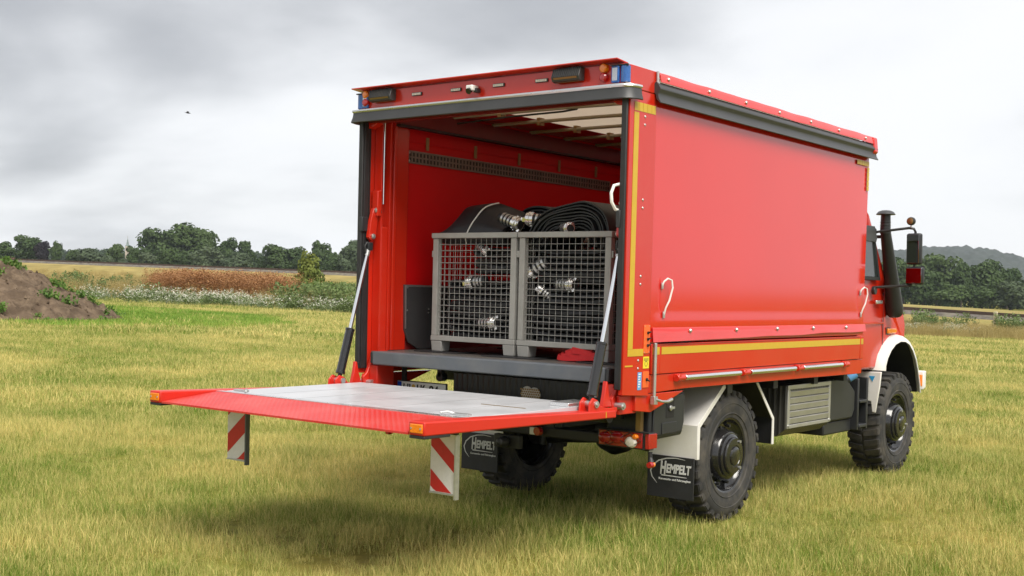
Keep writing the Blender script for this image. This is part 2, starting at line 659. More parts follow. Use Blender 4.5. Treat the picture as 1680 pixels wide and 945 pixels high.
# ---- ground sheet
def ground():
    rad = [0.0] + list(np.geomspace(1.5, 2850, 90))
    na = 120
    vs = [(CAM[0], CAM[1], float(gz(CAM[0], CAM[1])))]
    fs = []
    for r in rad[1:]:
        for k in range(na):
            t = 2 * pi * k / na
            x, y = CAM[0] + r * cos(t), CAM[1] + r * sin(t)
            vs.append((x, y, float(gz(x, y))))
    for k in range(na):
        fs.append((0, 1 + k, 1 + (k + 1) % na))
    for i in range(len(rad) - 2):
        for k in range(na):
            a = 1 + i * na
            fs.append((a + k, a + na + k, a + na + (k + 1) % na, a + (k + 1) % na))
    m = bpy.data.materials.new('meadow_soil')
    m.use_nodes = True
    N, L = m.node_tree.nodes, m.node_tree.links
    b = N['Principled BSDF']
    b.inputs['Roughness'].default_value = 0.9
    b.inputs['Specular IOR Level'].default_value = 0.1
    g = N.new('ShaderNodeNewGeometry')
    def noise(s, d=6):
        n = N.new('ShaderNodeTexNoise')
        n.inputs['Scale'].default_value = s
        n.inputs['Detail'].default_value = d
        n.inputs['Roughness'].default_value = 0.65
        L.new(g.outputs['Position'], n.inputs['Vector'])
        return n.outputs['Fac']
    r1 = N.new('ShaderNodeValToRGB')
    c = r1.color_ramp
    c.elements[0].position = 0.36; c.elements[0].color = (0.115, 0.160, 0.018, 1)
    c.elements[1].position = 0.66; c.elements[1].color = (0.36, 0.29, 0.075, 1)
    L.new(noise(0.33), r1.inputs[0])
    r2 = N.new('ShaderNodeValToRGB')
    c = r2.color_ramp
    c.elements[0].position = 0.3; c.elements[0].color = (0.55, 0.55, 0.5, 1)
    c.elements[1].position = 0.7; c.elements[1].color = (1.1, 1.1, 1.05, 1)
    L.new(noise(7.0, 8), r2.inputs[0])
    mx = N.new('ShaderNodeMix'); mx.data_type = 'RGBA'; mx.blend_type = 'MULTIPLY'
    mx.inputs[0].default_value = 1
    L.new(r1.outputs[0], mx.inputs[6]); L.new(r2.outputs[0], mx.inputs[7])
    L.new(mx.outputs[2], b.inputs['Base Color'])
    bp = N.new('ShaderNodeBump'); bp.inputs['Strength'].default_value = 0.6; bp.inputs['Distance'].default_value = 0.05
    L.new(noise(25, 4), bp.inputs['Height']); L.new(bp.outputs[0], b.inputs['Normal'])
    M['meadow_soil'] = m
    mb = MB(); mb.add(vs, fs)
    tag(mb.build('ground', 'meadow_soil', fix=False), kind='structure')


ground()


# ---- generic scatter of small clumps for what nobody could count
def scatter(name, P, variants, label, cat, smin, smax, seed=1, tilt=0.0):
    rng = np.random.default_rng(seed)
    n = len(P)
    me = bpy.data.meshes.new(name)
    me.vertices.add(n)
    me.vertices.foreach_set('co', np.asarray(P, np.float32).ravel())
    for nm, ty, val in (('sc', 'FLOAT', rng.uniform(smin, smax, n).astype(np.float32) if np.isscalar(smin) else np.asarray(smin, np.float32)),
                        ('rz', 'FLOAT', rng.uniform(0, 2 * pi, n).astype(np.float32)),
                        ('vi', 'INT', rng.integers(0, len(variants), n).astype(np.int32))):
        a = me.attributes.new(nm, ty, 'POINT')
        a.data.foreach_set('value', val)
    o = bpy.data.objects.new(name, me)
    COL.objects.link(o)
    ng = bpy.data.node_groups.new(name + '_scatter', 'GeometryNodeTree')
    ng.interface.new_socket('Geometry', in_out='INPUT', socket_type='NodeSocketGeometry')
    ng.interface.new_socket('Geometry', in_out='OUTPUT', socket_type='NodeSocketGeometry')
    N, L = ng.nodes, ng.links
    gi, go = N.new('NodeGroupInput'), N.new('NodeGroupOutput')
    iop = N.new('GeometryNodeInstanceOnPoints')
    jn = N.new('GeometryNodeJoinGeometry')
    for v in variants:
        oi = N.new('GeometryNodeObjectInfo')
        oi.inputs['Object'].default_value = v
        oi.inputs['As Instance'].default_value = True
        L.new(oi.outputs['Geometry'], jn.inputs[0])
    def named(nm, ty):
        k = N.new('GeometryNodeInputNamedAttribute')
        k.data_type = ty
        k.inputs['Name'].default_value = nm
        return k.outputs['Attribute']
    cx = N.new('ShaderNodeCombineXYZ')
    L.new(named('rz', 'FLOAT'), cx.inputs[2])
    L.new(gi.outputs[0], iop.inputs['Points'])
    L.new(jn.outputs[0], iop.inputs['Instance'])
    iop.inputs['Pick Instance'].default_value = True
    L.new(named('vi', 'INT'), iop.inputs['Instance Index'])
    L.new(cx.outputs[0], iop.inputs['Rotation'])
    L.new(named('sc', 'FLOAT'), iop.inputs['Scale'])
    L.new(iop.outputs[0], go.inputs[0])
    md = o.modifiers.new('scatter', 'NODES')
    md.node_group = ng
    tag(o, label, cat, kind='stuff')
    return o


def clump(name, blades, mats):
    """blades: (base xy, height, width, lean vec, dryness, material) -> an unlinked mesh object used by scatter()"""
    vs, fs, dr, mi = [], [], [], []
    for (bx, by, h, w, lx, ly, d, k) in blades:
        t = random.uniform(0, pi)
        cx, cy = cos(t) * w / 2, sin(t) * w / 2
        o = len(vs)
        vs += [(bx - cx, by - cy, 0), (bx + cx, by + cy, 0),
               (bx + lx * 0.35 - cx * 0.8, by + ly * 0.35 - cy * 0.8, h * 0.6), (bx + lx * 0.35 + cx * 0.8, by + ly * 0.35 + cy * 0.8, h * 0.6),
               (bx + lx, by + ly, h)]
        fs += [(o, o + 1, o + 3, o + 2), (o + 2, o + 3, o + 4)]
        mi += [k, k]
        dr += [d] * 5
    me = bpy.data.meshes.new(name)
    me.from_pydata(vs, [], fs)
    a = me.attributes.new('dry', 'FLOAT', 'POINT')
    a.data.foreach_set('value', dr)
    for m in mats: me.materials.append(M[m])
    me.polygons.foreach_set('material_index', mi)
    me.update()
    return bpy.data.objects.new(name, me)


def grass_clump(n, rad, h0, h1, w, mats, stalks=0):
    B = []
    for i in range(n):
        r, t = rad * sqrt(random.random()), random.uniform(0, 2 * pi)
        h = random.uniform(h0, h1)
        ln = h * random.uniform(0.1, 0.75); la = random.uniform(0, 2 * pi)
        B.append((r * cos(t), r * sin(t), h, w * random.uniform(0.7, 1.4), ln * cos(la), ln * sin(la), (random.uniform(0, .35) if random.random() < .62 else random.uniform(.6, 1.15)), 0))
    for i in range(n // 4):          # dead thatch lying flat
        r, t = rad * sqrt(random.random()), random.uniform(0, 2 * pi)
        h = random.uniform(h0 * .5, h0 * 1.3)
        ln = random.uniform(.5, 1.3) * h1; la = random.uniform(0, 2 * pi)
        B.append((r * cos(t), r * sin(t), h, w * random.uniform(0.7, 1.2), ln * cos(la), ln * sin(la), random.uniform(.75, 1.25), 0))
    for i in range(stalks):
        r, t = rad * sqrt(random.random()), random.uniform(0, 2 * pi)
        h = random.uniform(h1 * 1.0, h1 * 1.7)
        ln = h * random.uniform(0.1, 0.45); la = random.uniform(0, 2 * pi)
        B.append((r * cos(t), r * sin(t), h, w * 0.55, ln * cos(la), ln * sin(la), random.uniform(0.8, 1.2), 0))
    return clump('grass_clump', B, mats)


def spread(d0, d1, dens, pxa=-260, pxb=1940, seed=0):
    """random ground points between two depths, over the width of the view and a margin on both sides"""
    rng = np.random.default_rng(seed)
    ka, kb = (pxa - PPX) / FPX, (pxb - PPX) / FPX
    area = (kb - ka) * (d1 * d1 - d0 * d0) / 2
    n = int(area * dens)
    d = np.sqrt(rng.uniform(d0 * d0, d1 * d1, n))
    k = rng.uniform(ka, kb, n)
    x = CAM[0] + FH.x * d + RH.x * k * d
    y = CAM[1] + FH.y * d + RH.y * k * d
    return np.stack([x, y, gz(x, y)], 1), d, k * FPX + PPX


def no_tyres(P):
    keep = np.ones(len(P), bool)
    for wx in (-0.955, 0.955):
        for wy in (1.79, 5.40):
            keep &= ~((abs(P[:, 0] - wx) < 0.14) & (abs(P[:, 1] - wy) < 0.16))
    return P[keep]


near = [grass_clump(90, 0.17, 0.025, 0.10, 0.0034, ['grass_blade'], 7) for _ in range(7)]
mid = [grass_clump(110, 0.30, 0.035, 0.11, 0.0072, ['grass_blade'], 6) for _ in range(6)]
far = [grass_clump(110, 0.75, 0.06, 0.17, 0.022, ['grass_blade'], 8) for _ in range(5)]
lush = [grass_clump(100, 0.6, 0.06, 0.17, 0.020, ['grass_lush'], 1) for _ in range(4)]

P1, _, _ = spread(4.5, 16, 46, seed=11)
P1 = no_tyres(P1)


def patchy(P, lo, hi, seed):
    """clump sizes that swell and shrink in patches a metre or two across"""
    rng = np.random.default_rng(seed)
    x, y = P[:, 0], P[:, 1]
    q = (np.sin(x * 1.7 + 1.3 * np.sin(y * .9)) + np.sin(y * 2.1 + 1.7 * np.sin(x * .7 + 2)) + .7 * np.sin(x * 4.3 - y * 3.7)) / 5.4 + .5
    return (lo + (hi - lo) * np.clip(q + rng.normal(0, .17, len(P)), 0, 1)).astype(np.float32)


scatter('meadow_grass', P1, near, 'short dry yellow-green meadow grass in front of and under the truck', 'grass', patchy(P1, .5, 1.4, 1), None, 3)
P2, _, _ = spread(15, 34, 17, seed=12)
P2 = no_tyres(P2)
scatter('meadow_grass', P2, mid, 'yellow-green mown grass behind the truck', 'grass', patchy(P2, .55, 1.35, 2), None, 4)
P3, D3, X3 = spread(32, 62, 5.0, seed=13)
inl = (((X3 - 230) / 250) ** 2 + ((D3 - 43) / 7.5) ** 2 < 1) | (((X3 - 90) / 125) ** 2 + ((D3 - 36) / 3.2) ** 2 < 1)
P3 = P3[~(inl & (np.random.default_rng(5).random(len(P3)) < .85))]
scatter('meadow_grass', P3, far, 'straw-coloured grass strip in the middle distance', 'grass', 0.7, 1.15, 5)
P4, D4, X4 = spread(32, 52, 11, seed=14, pxa=-40, pxb=490)
w = ((X4 - 230) / 240) ** 2 + ((D4 - 43) / 7.0) ** 2
w2 = ((X4 - 90) / 120) ** 2 + ((D4 - 36) / 3.0) ** 2
scatter('lush_grass', P4[(w < 1) | (w2 < 1)], lush, 'lush bright green grass patch beside the earth mound', 'grass', 0.7, 1.2, 6)


# ---- tall weeds of the fallow strip beyond the meadow
def weed_clump(n, rad, h0, h1, stem_mat, leaf_mat, head_mat=None, head=0.0, nh=0, leaf=0.05, nl=6, spread_=0.25):
    vs, fs, mi = [], [], []
    def quad(c, s, k, nz=None):
        a = Vector((random.gauss(0, 1), random.gauss(0, 1), random.gauss(0, 1))).normalized()
        if nz is not None:
            a = (a * (1 - nz) + Vector((0, 0, 1)) * nz).normalized()
        u = a.orthogonal().normalized(); u.rotate(Matrix.Rotation(random.uniform(0, 6.28), 3, a)); v = a.cross(u)
        o = len(vs)
        c = Vector(c)
        vs.extend([tuple(c - u * s), tuple(c - v * s * 0.6), tuple(c + u * s), tuple(c + v * s * 0.6)])
        fs.append((o, o + 1, o + 2, o + 3)); mi.append(k)
    for i in range(n):
        r, t = rad * sqrt(random.random()), random.uniform(0, 2 * pi)
        bx, by = r * cos(t), r * sin(t)
        h = random.uniform(h0, h1)
        lx, ly = random.gauss(0, spread_ * h * 0.5), random.gauss(0, spread_ * h * 0.5)
        o = len(vs)
        w_ = 0.008
        vs.extend([(bx - w_, by, 0), (bx + w_, by, 0), (bx + lx, by + ly, h)])
        fs.append((o, o + 1, o + 2)); mi.append(0)
        for j in range(nl):
            q = random.uniform(0.1, 0.95)
            quad((bx + lx * q + random.gauss(0, 0.05), by + ly * q + random.gauss(0, 0.05), h * q), leaf * random.uniform(0.6, 1.4), 1)
        for j in range(nh):
            q = random.uniform(0.82, 1.05)
            quad((bx + lx * q + random.gauss(0, head * 1.6), by + ly * q + random.gauss(0, head * 1.6), h * q), head * random.uniform(0.6, 1.3), 2, 0.6)
    me = bpy.data.meshes.new('weed_clump')
    me.from_pydata(vs, [], fs)
    for m in (stem_mat, leaf_mat, head_mat or leaf_mat): me.materials.append(M[m])
    me.polygons.foreach_set('material_index', mi)
    return bpy.data.objects.new('weed_clump', me)


fl = [weed_clump(26, 0.5, 0.30, 0.65, 'weed_green', 'weed_green', 'flower_white', 0.022, 7, 0.045, 6) for _ in range(4)]
ru = [weed_clump(34, 0.5, 0.55, 1.1, 'weed_rust', 'weed_rust', 'weed_rust', 0.03, 9, 0.03, 6, 0.2) for _ in range(4)]
st = [weed_clump(50, 0.6, 0.35, 0.85, 'weed_straw', 'weed_straw', 'weed_straw', 0.02, 2, 0.02, 2, 0.35) for _ in range(4)]
gr = [weed_clump(26, 0.5, 0.35, 0.9, 'weed_green', 'weed_green', 'leaf_fresh', 0.03, 3, 0.052, 19) for _ in range(4)]


def band(pxa, pxb, d0, d1, dens, seed, fn=None):
    P, D, X = spread(d0, d1, dens, pxa, pxb, seed)
    rng = np.random.default_rng(seed + 99)
    keep = rng.random(len(P)) < (fn(X, D) if fn else 1)
    return P[keep]


scatter('white_wildflowers', band(120, 640, 56, 64, 5.0, 21, lambda X, D: np.clip((0.15 + 0.75 * sstep(120, 330, X)) * (0.15 + 0.9 * (0.5 + 0.5 * np.sin(X / 19.0 + D * 1.3)) * (0.55 + 0.45 * np.sin(X / 47.0 - D * 2.1))), 0, 1)),
        fl, 'band of white wildflowers along the edge of the meadow', 'flowers', 0.5, 1.35, 22)
scatter('rusty_dock', band(240, 490, 66, 77, 4.6, 23, lambda X, D: sstep(235, 300, X) * (1 - sstep(440, 490, X))),
        ru, 'rust-brown seeding dock stand behind the white flowers', 'weeds', 1.0, 1.7, 24)
scatter('straw_grass', np.concatenate([band(-200, 420, 64, 100, 1.7, 25), band(430, 690, 58, 90, 1.3, 35)]), st, 'tall pale straw grass between mound and railway', 'grass', 0.8, 1.4, 26)
scatter('green_weeds', np.concatenate([band(110, 265, 60, 84, 0.16, 27), band(455, 680, 56, 80, 1.8, 28, lambda X, D: 0.35 + 0.65 * (0.5 + 0.5 * np.sin(X / 17.0 + D))), band(1440, 1900, 76, 82, 0.35, 29)]),
        gr, 'rough green weeds on the fallow strip', 'weeds', 0.35, 1.75, 30)
scatter('straw_grass', band(1380, 1950, 66, 96, 1.5, 31), st, 'straw grass verge below the railway on the right', 'grass', 0.6, 1.0, 32)
scatter('white_wildflowers', band(1470, 1600, 70, 78, 0.8, 33), fl, 'few white flowers on the verge right of the truck', 'flowers', 0.6, 1.0, 34)


# ---- earth mound at the left
def mound():
    cx, cy, cz = at(-115, 38)
    mb = MB()
    rl, rd, H = 5.9, 4.6, 2.4
    n, rg = 240, 90
    rnd = random.Random(3)
    from mathutils import noise as mn
    vs, fs = [], []
    for i in range(rg + 1):
        r = (i / rg) * 1.06
        for k in range(n):
            t = 2 * pi * k / n
            u, v = r * cos(t) * rl, r * sin(t) * rd
            x, y = cx + RH.x * u + FH.x * v, cy + RH.y * u + FH.y * v
            h = H * (1 - min(1, r) ** 1.25)
            p = Vector((x, y, h))
            nz = mn.fractal(p * 0.9, 1.0, 2.0, 6) * 0.22 + mn.noise(p * 5.5) * 0.11 + abs(mn.noise(p * 2.6)) * 0.20 + mn.noise(p * 13.0) * 0.06 + mn.noise(p * 24.0) * 0.03
            vs.append((x, y, float(gz(x, y)) + h + nz * min(1, (1.06 - r) * 6 + 0.0) - (0.12 if r > 1.02 else 0)))
    for i in range(rg):
        for k in range(n):
            fs.append((i * n + k, (i + 1) * n + k, (i + 1) * n + (k + 1) % n, i * n + (k + 1) % n))
    mb.add(vs, fs)
    mat('earth', (0.098, 0.070, 0.048), 0.95, var=0.5, vscale=1.6, bump=1.0, bscale=9, spec=0.1, dirt=(0.23, 0.17, 0.115), dirt_amt=0.75, dirt_scale=3.4)
    o = mb.build('earth_mound', 'earth', fix=True, angle=70)
    tag(o, kind='structure')
    # clods
    mb = MB()
    W = []
    for i in range(900):
        j = rnd.randrange(n * 6, n * (rg - 1))
        p = Vector(vs[j])
        s = rnd.uniform(0.02, 0.11) * rnd.random() ** .5
        if True:
            q = [Vector((rnd.uniform(-1, 1), rnd.uniform(-1, 1), rnd.uniform(-1, 1))).normalized() * s * rnd.uniform(0.7, 1.2) for _ in range(4)]
            base = [p + Vector((s, 0, 0)), p + Vector((-s * .5, s * .8, 0)), p + Vector((-s * .5, -s * .8, 0)), p + Vector((0, 0, s * 1.1)), p - Vector((0, 0, s * .6))]
            base = [b + a * 0.4 for b, a in zip(base, q + [Vector()])]
            mb.add(base, [(0, 1, 3), (1, 2, 3), (2, 0, 3), (1, 0, 4), (2, 1, 4), (0, 2, 4)])
    c = mb.build('earth_clods', 'earth', smooth=False)
    tag(c, 'loose clods and stones lying on the earth mound', 'soil', kind='stuff')
    for j in range(n * 8, n * (rg + 1)):
        k = j % n; i = j // n
        ridge = 1.0 if (cos(2 * pi * k / n - .55) > .82 and 30 < i < 88) else 0.0
        if rnd.random() < (0.006 if i < 70 else 0.02) * (1 + 2.5 * max(0, sin(k * .21) * sin(i * .17))) * .3 + .014 * ridge:
            W.append(vs[j])
    mw = [weed_clump(12, 0.16, 0.08, 0.30, 'leaf_fresh', 'leaf_fresh', None, 0, 0, 0.05, 6) for _ in range(3)]
    scatter('mound_weeds', np.array(W), mw, 'bright green weeds sprouting on the earth mound', 'weeds', 0.35, 1.15, 41)
    return vs


mound()


# ---- railway across the background
RAIL = [(-420, 408, 178), (-120, 418.5, 166), (40, 425, 160), (300, 434.5, 146), (560, 444.5, 133), (800, 457, 121), (1050, 474, 110), (1300, 492, 100), (1490, 504, 92), (1680, 516, 85), (1950, 533, 77)]


def railway():
    pts = []
    for px, py, d in RAIL:
        x, y, g = at(px, d)
        pts.append((x, y, height_at(px, py, d), g))
    V = [Vector(p[:2]) for p in pts]
    def off(i, o):
        d = (V[min(i + 1, len(V) - 1)] - V[max(i - 1, 0)]).normalized()
        nrm = Vector((d.y, -d.x))
        c = Vector((CAM[0], CAM[1])) - V[i]
        if nrm.dot(c) < 0: nrm = -nrm
        return V[i] + nrm * o
    mat('ballast', (0.135, 0.120, 0.105), 0.95, var=0.45, vscale=2.0, bump=0.8, bscale=6, spec=0.1, dirt=(0.22, 0.20, 0.12), dirt_amt=0.6, dirt_scale=0.5)
    mat('rusty_rail', (0.060, 0.036, 0.024), 0.7, var=0.3, vscale=1)
    mb = MB()
    prof = [(2.0, -0.50), (1.45, -0.20), (-1.5, -0.20), (-2.4, -0.5)]
    vs, fs = [], []
    for i, p in enumerate(pts):
        for o, dz in prof:
            q = off(i, o)
            z = (p[2] + dz) if dz is not None else (float(gz(q.x, q.y)) - 0.05 if o > 0 else min(p[2] - 0.5, float(gz(q.x, q.y)) + 0.0))
            vs.append((q.x, q.y, z))
    n = len(prof)
    for i in range(len(pts) - 1):
        for k in range(n - 1):
            fs.append((i * n + k, (i + 1) * n + k, (i + 1) * n + k + 1, i * n + k + 1))
    mb.add(vs, fs)
    tag(mb.build('track_bed', 'ballast', angle=60), kind='structure')
    vs, fs = [], []
    for i, p in enumerate(pts):
        for o, z in ((16.0, None), (6.0, -1.15), (1.97, -0.48), (-2.38, -0.49), (-14, -0.7), (-60, -0.9)):
            q = off(i, o)
            g = float(gz(q.x, q.y))
            vs.append((q.x, q.y, (g - .25) if z is None else max(g + .05 if o > 0 else g - 1.0, p[2] + z)))
    for i in range(len(pts) - 1):
        for k in range(5):
            fs.append((i * 6 + k, (i + 1) * 6 + k, (i + 1) * 6 + k + 1, i * 6 + k + 1))
    mb = MB(); mb.add(vs, fs)
    mat('bank_grass', (0.30, 0.235, 0.085), 0.95, var=0.35, vscale=0.35, bump=0.6, bscale=3, spec=0.1, dirt=(0.13, 0.16, 0.04), dirt_amt=0.8, dirt_scale=0.12)
    tag(mb.build('railway_embankment', 'bank_grass', angle=60), kind='structure')
    rng = np.random.default_rng(77)
    VV = np.array(vs).reshape(len(pts), 6, 3)
    Q = []
    for _ in range(2600):
        i = rng.integers(0, len(pts) - 1); a = rng.random(); b_ = rng.random() * .8; k = 0
        A = VV[i, k] * (1 - a) + VV[i + 1, k] * a; C = VV[i, k + 1] * (1 - a) + VV[i + 1, k + 1] * a
        Q.append(A * (1 - b_) + C * b_)
    scatter('bank_grass', np.array(Q), st, 'tall straw grass growing on the slope of the railway bank', 'grass', 0.5, 1.0, 78)
    for nm, o, lab in (('railway_rail', 0.72, 'rusty railway rail nearer to the meadow'), ('railway_rail', -0.72, 'rusty railway rail farther from the meadow')):
        m2 = MB()
        pv, pf = [], []
        for i, p in enumerate(pts):
            for oo, dz in ((o - 0.06, -0.2), (o + 0.06, -0.2), (o + 0.04, 0.0), (o - 0.04, 0.0)):
                q = off(i, oo)
                pv.append((q.x, q.y, p[2] + dz))
        for i in range(len(pts) - 1):
            for k in range(4):
                pf.append((i * 4 + k, (i + 1) * 4 + k, (i + 1) * 4 + (k + 1) % 4, i * 4 + (k + 1) % 4))
        m2.add(pv, pf)
        tag(m2.build(nm, 'rusty_rail'), lab, 'rail')


railway()


def post(px, d, y0, y1, wpx, name, label, cat, matn):
    x, y, g = at(px, d)
    z0, z1 = min(height_at(px, y1, d), g) - 0.05, height_at(px, y0, d)
    w_ = wpx * d / FPX / 2
    r = empty(name, (x, y, z0))
    mb = MB(); mb.box(-w_, w_, -w_, w_, 0, z1 - z0 - w_)
    mb.build('shaft', matn, r, bevel=0.01)
    mb = MB(); mb.hexa([(-w_ * 1.15, -w_ * 1.15, z1 - z0 - w_), (w_ * 1.15, -w_ * 1.15, z1 - z0 - w_), (w_ * 1.15, w_ * 1.15, z1 - z0 - w_), (-w_ * 1.15, w_ * 1.15, z1 - z0 - w_),
                        (-w_ * .7, -w_ * .7, z1 - z0), (w_ * .7, -w_ * .7, z1 - z0), (w_ * .7, w_ * .7, z1 - z0), (-w_ * .7, w_ * .7, z1 - z0)])
    mb.build('cap', matn, r)
    tag(r, label, cat)


mat('post_stone', (0.46, 0.40, 0.27), 0.8, var=0.2)
post(1632, 82, 511, 532, 5.2, 'boundary_post', 'short pale yellowish post standing by the railway on the right', 'post', 'post_stone')
mat('post_white', (0.70, 0.69, 0.66), 0.7, var=0.1)


# ---- trees
def crown_mesh(seed, lobes, nq=2600, q=0.075, gap=0.25):
    rnd = random.Random(seed)
    from mathutils import noise as mn
    vs, fs, quads = [], [], []
    tot = sum(l[3] * l[4] for l in lobes)
    off = Vector((seed * 3.7, seed * 1.3, 0))
    for (x, y, z, rx, rz) in lobes:
        c = Vector((x, y, z))
        k = int(nq * rx * rz / tot)
        for i in range(k):
            d = Vector((rnd.gauss(0, 1), rnd.gauss(0, 1), rnd.gauss(0, 1))).normalized()
            if d.z < -0.55: continue
            rr = rnd.uniform(0.55, 1.04) if rnd.random() < 0.35 else rnd.uniform(0.88, 1.06)
            p = c + Vector((d.x * rx, d.y * rx, d.z * rz)) * rr
            nn = mn.noise((p + off) * 7.0)
            p += d * nn * 0.06
            if mn.noise((p + off) * 11.0) > 1 - gap * 2.2: continue
            a = (d + Vector((rnd.gauss(0, .55), rnd.gauss(0, .55), rnd.gauss(0, .55) + 0.25))).normalized()
            u = a.orthogonal().normalized(); u.rotate(Matrix.Rotation(rnd.uniform(0, 6.28), 3, a)); v = a.cross(u)
            s = q * rnd.uniform(0.5, 1.15)
            quads.append((tuple(p - u * s), tuple(p - v * s * .75), tuple(p + u * s * .9), tuple(p + v * s * .75)))
    rnd.shuffle(quads)
    for k, qd in enumerate(quads):
        vs += qd
        fs.append((4 * k, 4 * k + 1, 4 * k + 2, 4 * k + 3))
    me = bpy.data.meshes.new('crown')
    me.from_pydata(vs, [], fs)
    return me


def rand_lobes(seed, n, wide, low=0.3, top=0.9):
    rnd = random.Random(seed)
    L_ = []
    for i in range(n):
        t = rnd.uniform(0, 2 * pi); z = low + (top - low) * ((i + 0.5) / n)
        prof = sqrt(max(0.05, 1 - ((z - 0.52) / 0.55) ** 2))
        r = rnd.uniform(0.1, 0.33) * wide * prof
        s = rnd.uniform(0.13, 0.24)
        L_.append((r * cos(t), r * sin(t), min(z, 1.0 - s * 0.8), s * wide * (0.7 + .4 * prof), s * 0.85))
    L_.append((0, 0, 0.5, 0.30 * wide, 0.36))
    return L_


CROWN = {
    'round': [crown_mesh(s, rand_lobes(s, 13, 1.0, 0.25), 5200, 0.048) for s in (1, 2, 3)],
    'wide': [crown_mesh(s, rand_lobes(s, 17, 1.15, 0.22, 0.85), 6500, 0.042) for s in (4, 5)],
    'shrub': [crown_mesh(s, rand_lobes(s, 12, 1.1, 0.10, 0.8), 4200, 0.055) for s in (6, 7)],
    'tall': [crown_mesh(s, rand_lobes(s, 14, 0.9, 0.2, 0.95), 4600, 0.048, 0.36) for s in (8, 9)],
    'cone': [crown_mesh(12, [(0.10 * sin(i * 2.4), 0.10 * cos(i * 2.4), 0.15 + 0.72 * i / 8, 0.44 * (1 - (i / 9.6) ** 1.7), 0.14) for i in range(9)], 3600, 0.04)],
}


def trunk_mesh(seed, top=0.62):
    rnd = random.Random(seed)
    mb = MB()
    mb.tube([(0, 0, -0.03), (0.01, 0, 0.12), (rnd.uniform(-.02, .02), rnd.uniform(-.02, .02), 0.35), (0.0, 0.01, top)], [0.040, 0.030, 0.024, 0.009], 7)
    for i in range(5):
        t = rnd.uniform(0, 6.28); z = rnd.uniform(0.2, 0.45); l = rnd.uniform(0.18, 0.32)
        mb.tube([(0, 0, z), (cos(t) * l * .5, sin(t) * l * .5, z + .12), (cos(t) * l, sin(t) * l, z + rnd.uniform(.18, .32))], [0.014, 0.010, 0.004], 5)
    me = bpy.data.meshes.new('trunk')
    me.from_pydata(mb.v, [], mb.f)
    me.materials.append(M['bark'])
    return me


TRUNKS = [trunk_mesh(s) for s in (1, 2, 3)]
_matmesh = {}


def tree(px, ytop, wpx, depth, kind, leaf, label, name='tree', group=None, v=0):
    x, y, g = at(px, depth)
    H = height_at(px, ytop, depth) - g
    W = wpx * depth / FPX
    r = empty(name, (x, y, g), random.uniform(0, 6.28))
    tr = bpy.data.objects.new('trunk', TRUNKS[(v + int(px)) % 3]); COL.objects.link(tr); tr.parent = r
    tr.scale = (max(W, H * .5) * 0.9, max(W, H * .5) * 0.9, H)
    src = CROWN[kind][v % len(CROWN[kind])]
    key = (src.name, leaf)
    if key not in _matmesh:
        me = src.copy(); me.name = 'crown'; me.materials.append(M[leaf]); _matmesh[key] = me
    c = bpy.data.objects.new('crown', _matmesh[key]); COL.objects.link(c); c.parent = r
    c.scale = (W * 1.0, W * 1.0, H)
    tag(r, label, 'tree' if name != 'shrub' else 'shrub', group)
    return r


G1 = 'trees on the far side of the railway, left'
tree(2, 396, 46, 420, 'round', 'leaf_dark', 'dark tree cut by the left edge of the photo', group=G1)
tree(44, 383, 62, 430, 'wide', 'leaf_mid', 'broad green tree left of the dark purple tree', group=G1)
tree(67, 396, 28, 405, 'round', 'leaf_purple', 'dark purple-leaved tree at the far left', group=G1, v=1)
tree(91, 396, 24, 415, 'tall', 'leaf_mid', 'slim green tree just right of the dark purple tree', group=G1)
tree(122, 408, 34, 425, 'shrub', 'leaf_mid', 'low green bush between the slim tree and the rounded willow', 'shrub', group=G1)
tree(144, 404, 56, 420, 'shrub', 'leaf_pale', 'low rounded grey-green willow left of the church spire', group=G1, v=1)
tree(187, 400, 32, 430, 'round', 'leaf_mid', 'mid green tree directly left of the church spire', group=G1, v=2)
tree(217, 404, 30, 415, 'round', 'leaf_dark', 'small dark tree in front of the church tower', group=G1)
tree(175, 418, 26, 410, 'shrub', 'leaf_pale', 'very low pale bush at the field edge left of the spire', 'shrub', group=G1)
tree(200, 423, 22, 405, 'shrub', 'leaf_pale', 'smallest pale bush below the church tower', 'shrub', group=G1, v=1)
tree(262, 371, 74, 440, 'wide', 'leaf_mid', 'left half of the tallest tree group, dense and rounded', group=G1)
tree(302, 365, 92, 445, 'wide', 'leaf_mid', 'tallest tree in the left background with broad crown', group=G1, v=1)
tree(336, 378, 40, 430, 'tall', 'leaf_mid', 'thin sparse tree at the right end of the tallest group', group=G1)
tree(240, 412, 44, 410, 'shrub', 'leaf_pale', 'pale bush at the foot of the tallest group, left side', 'shrub', group=G1)
tree(278, 402, 46, 405, 'shrub', 'leaf_mid', 'rounded bush in front of the tallest group', 'shrub', group=G1, v=1)
tree(335, 402, 60, 405, 'shrub', 'leaf_pale', 'wide willow bush right of the tallest group', 'shrub', group=G1)
tree(372, 391, 46, 420, 'round', 'leaf_dark', 'dark tree with a pointed top right of the tallest group', group=G1)
tree(400, 396, 40, 425, 'tall', 'leaf_dark', 'dark loose tree behind the grey-green willows', group=G1, v=1)
tree(388, 410, 52, 400, 'shrub', 'leaf_pale', 'grey-green willow bush beneath the dark loose tree', 'shrub', group=G1, v=1)
tree(450, 402, 62, 415, 'round', 'leaf_dark', 'dark rounded tree in the middle of the left tree line', group=G1, v=1)
tree(480, 402, 48, 420, 'wide', 'leaf_dark', 'dark tree behind the yellow-green young tree', group=G1)
tree(523, 396, 44, 430, 'tall', 'leaf_dark', 'tall dark tree right of the yellow-green young tree', group=G1)
tree(548, 412, 36, 405, 'shrub', 'leaf_mid', 'green bush near the truck, second from the truck edge', 'shrub', group=G1)
tree(576, 394, 50, 400, 'round', 'leaf_pale', 'pale green tree touching the truck\'s left edge', group=G1, v=2)
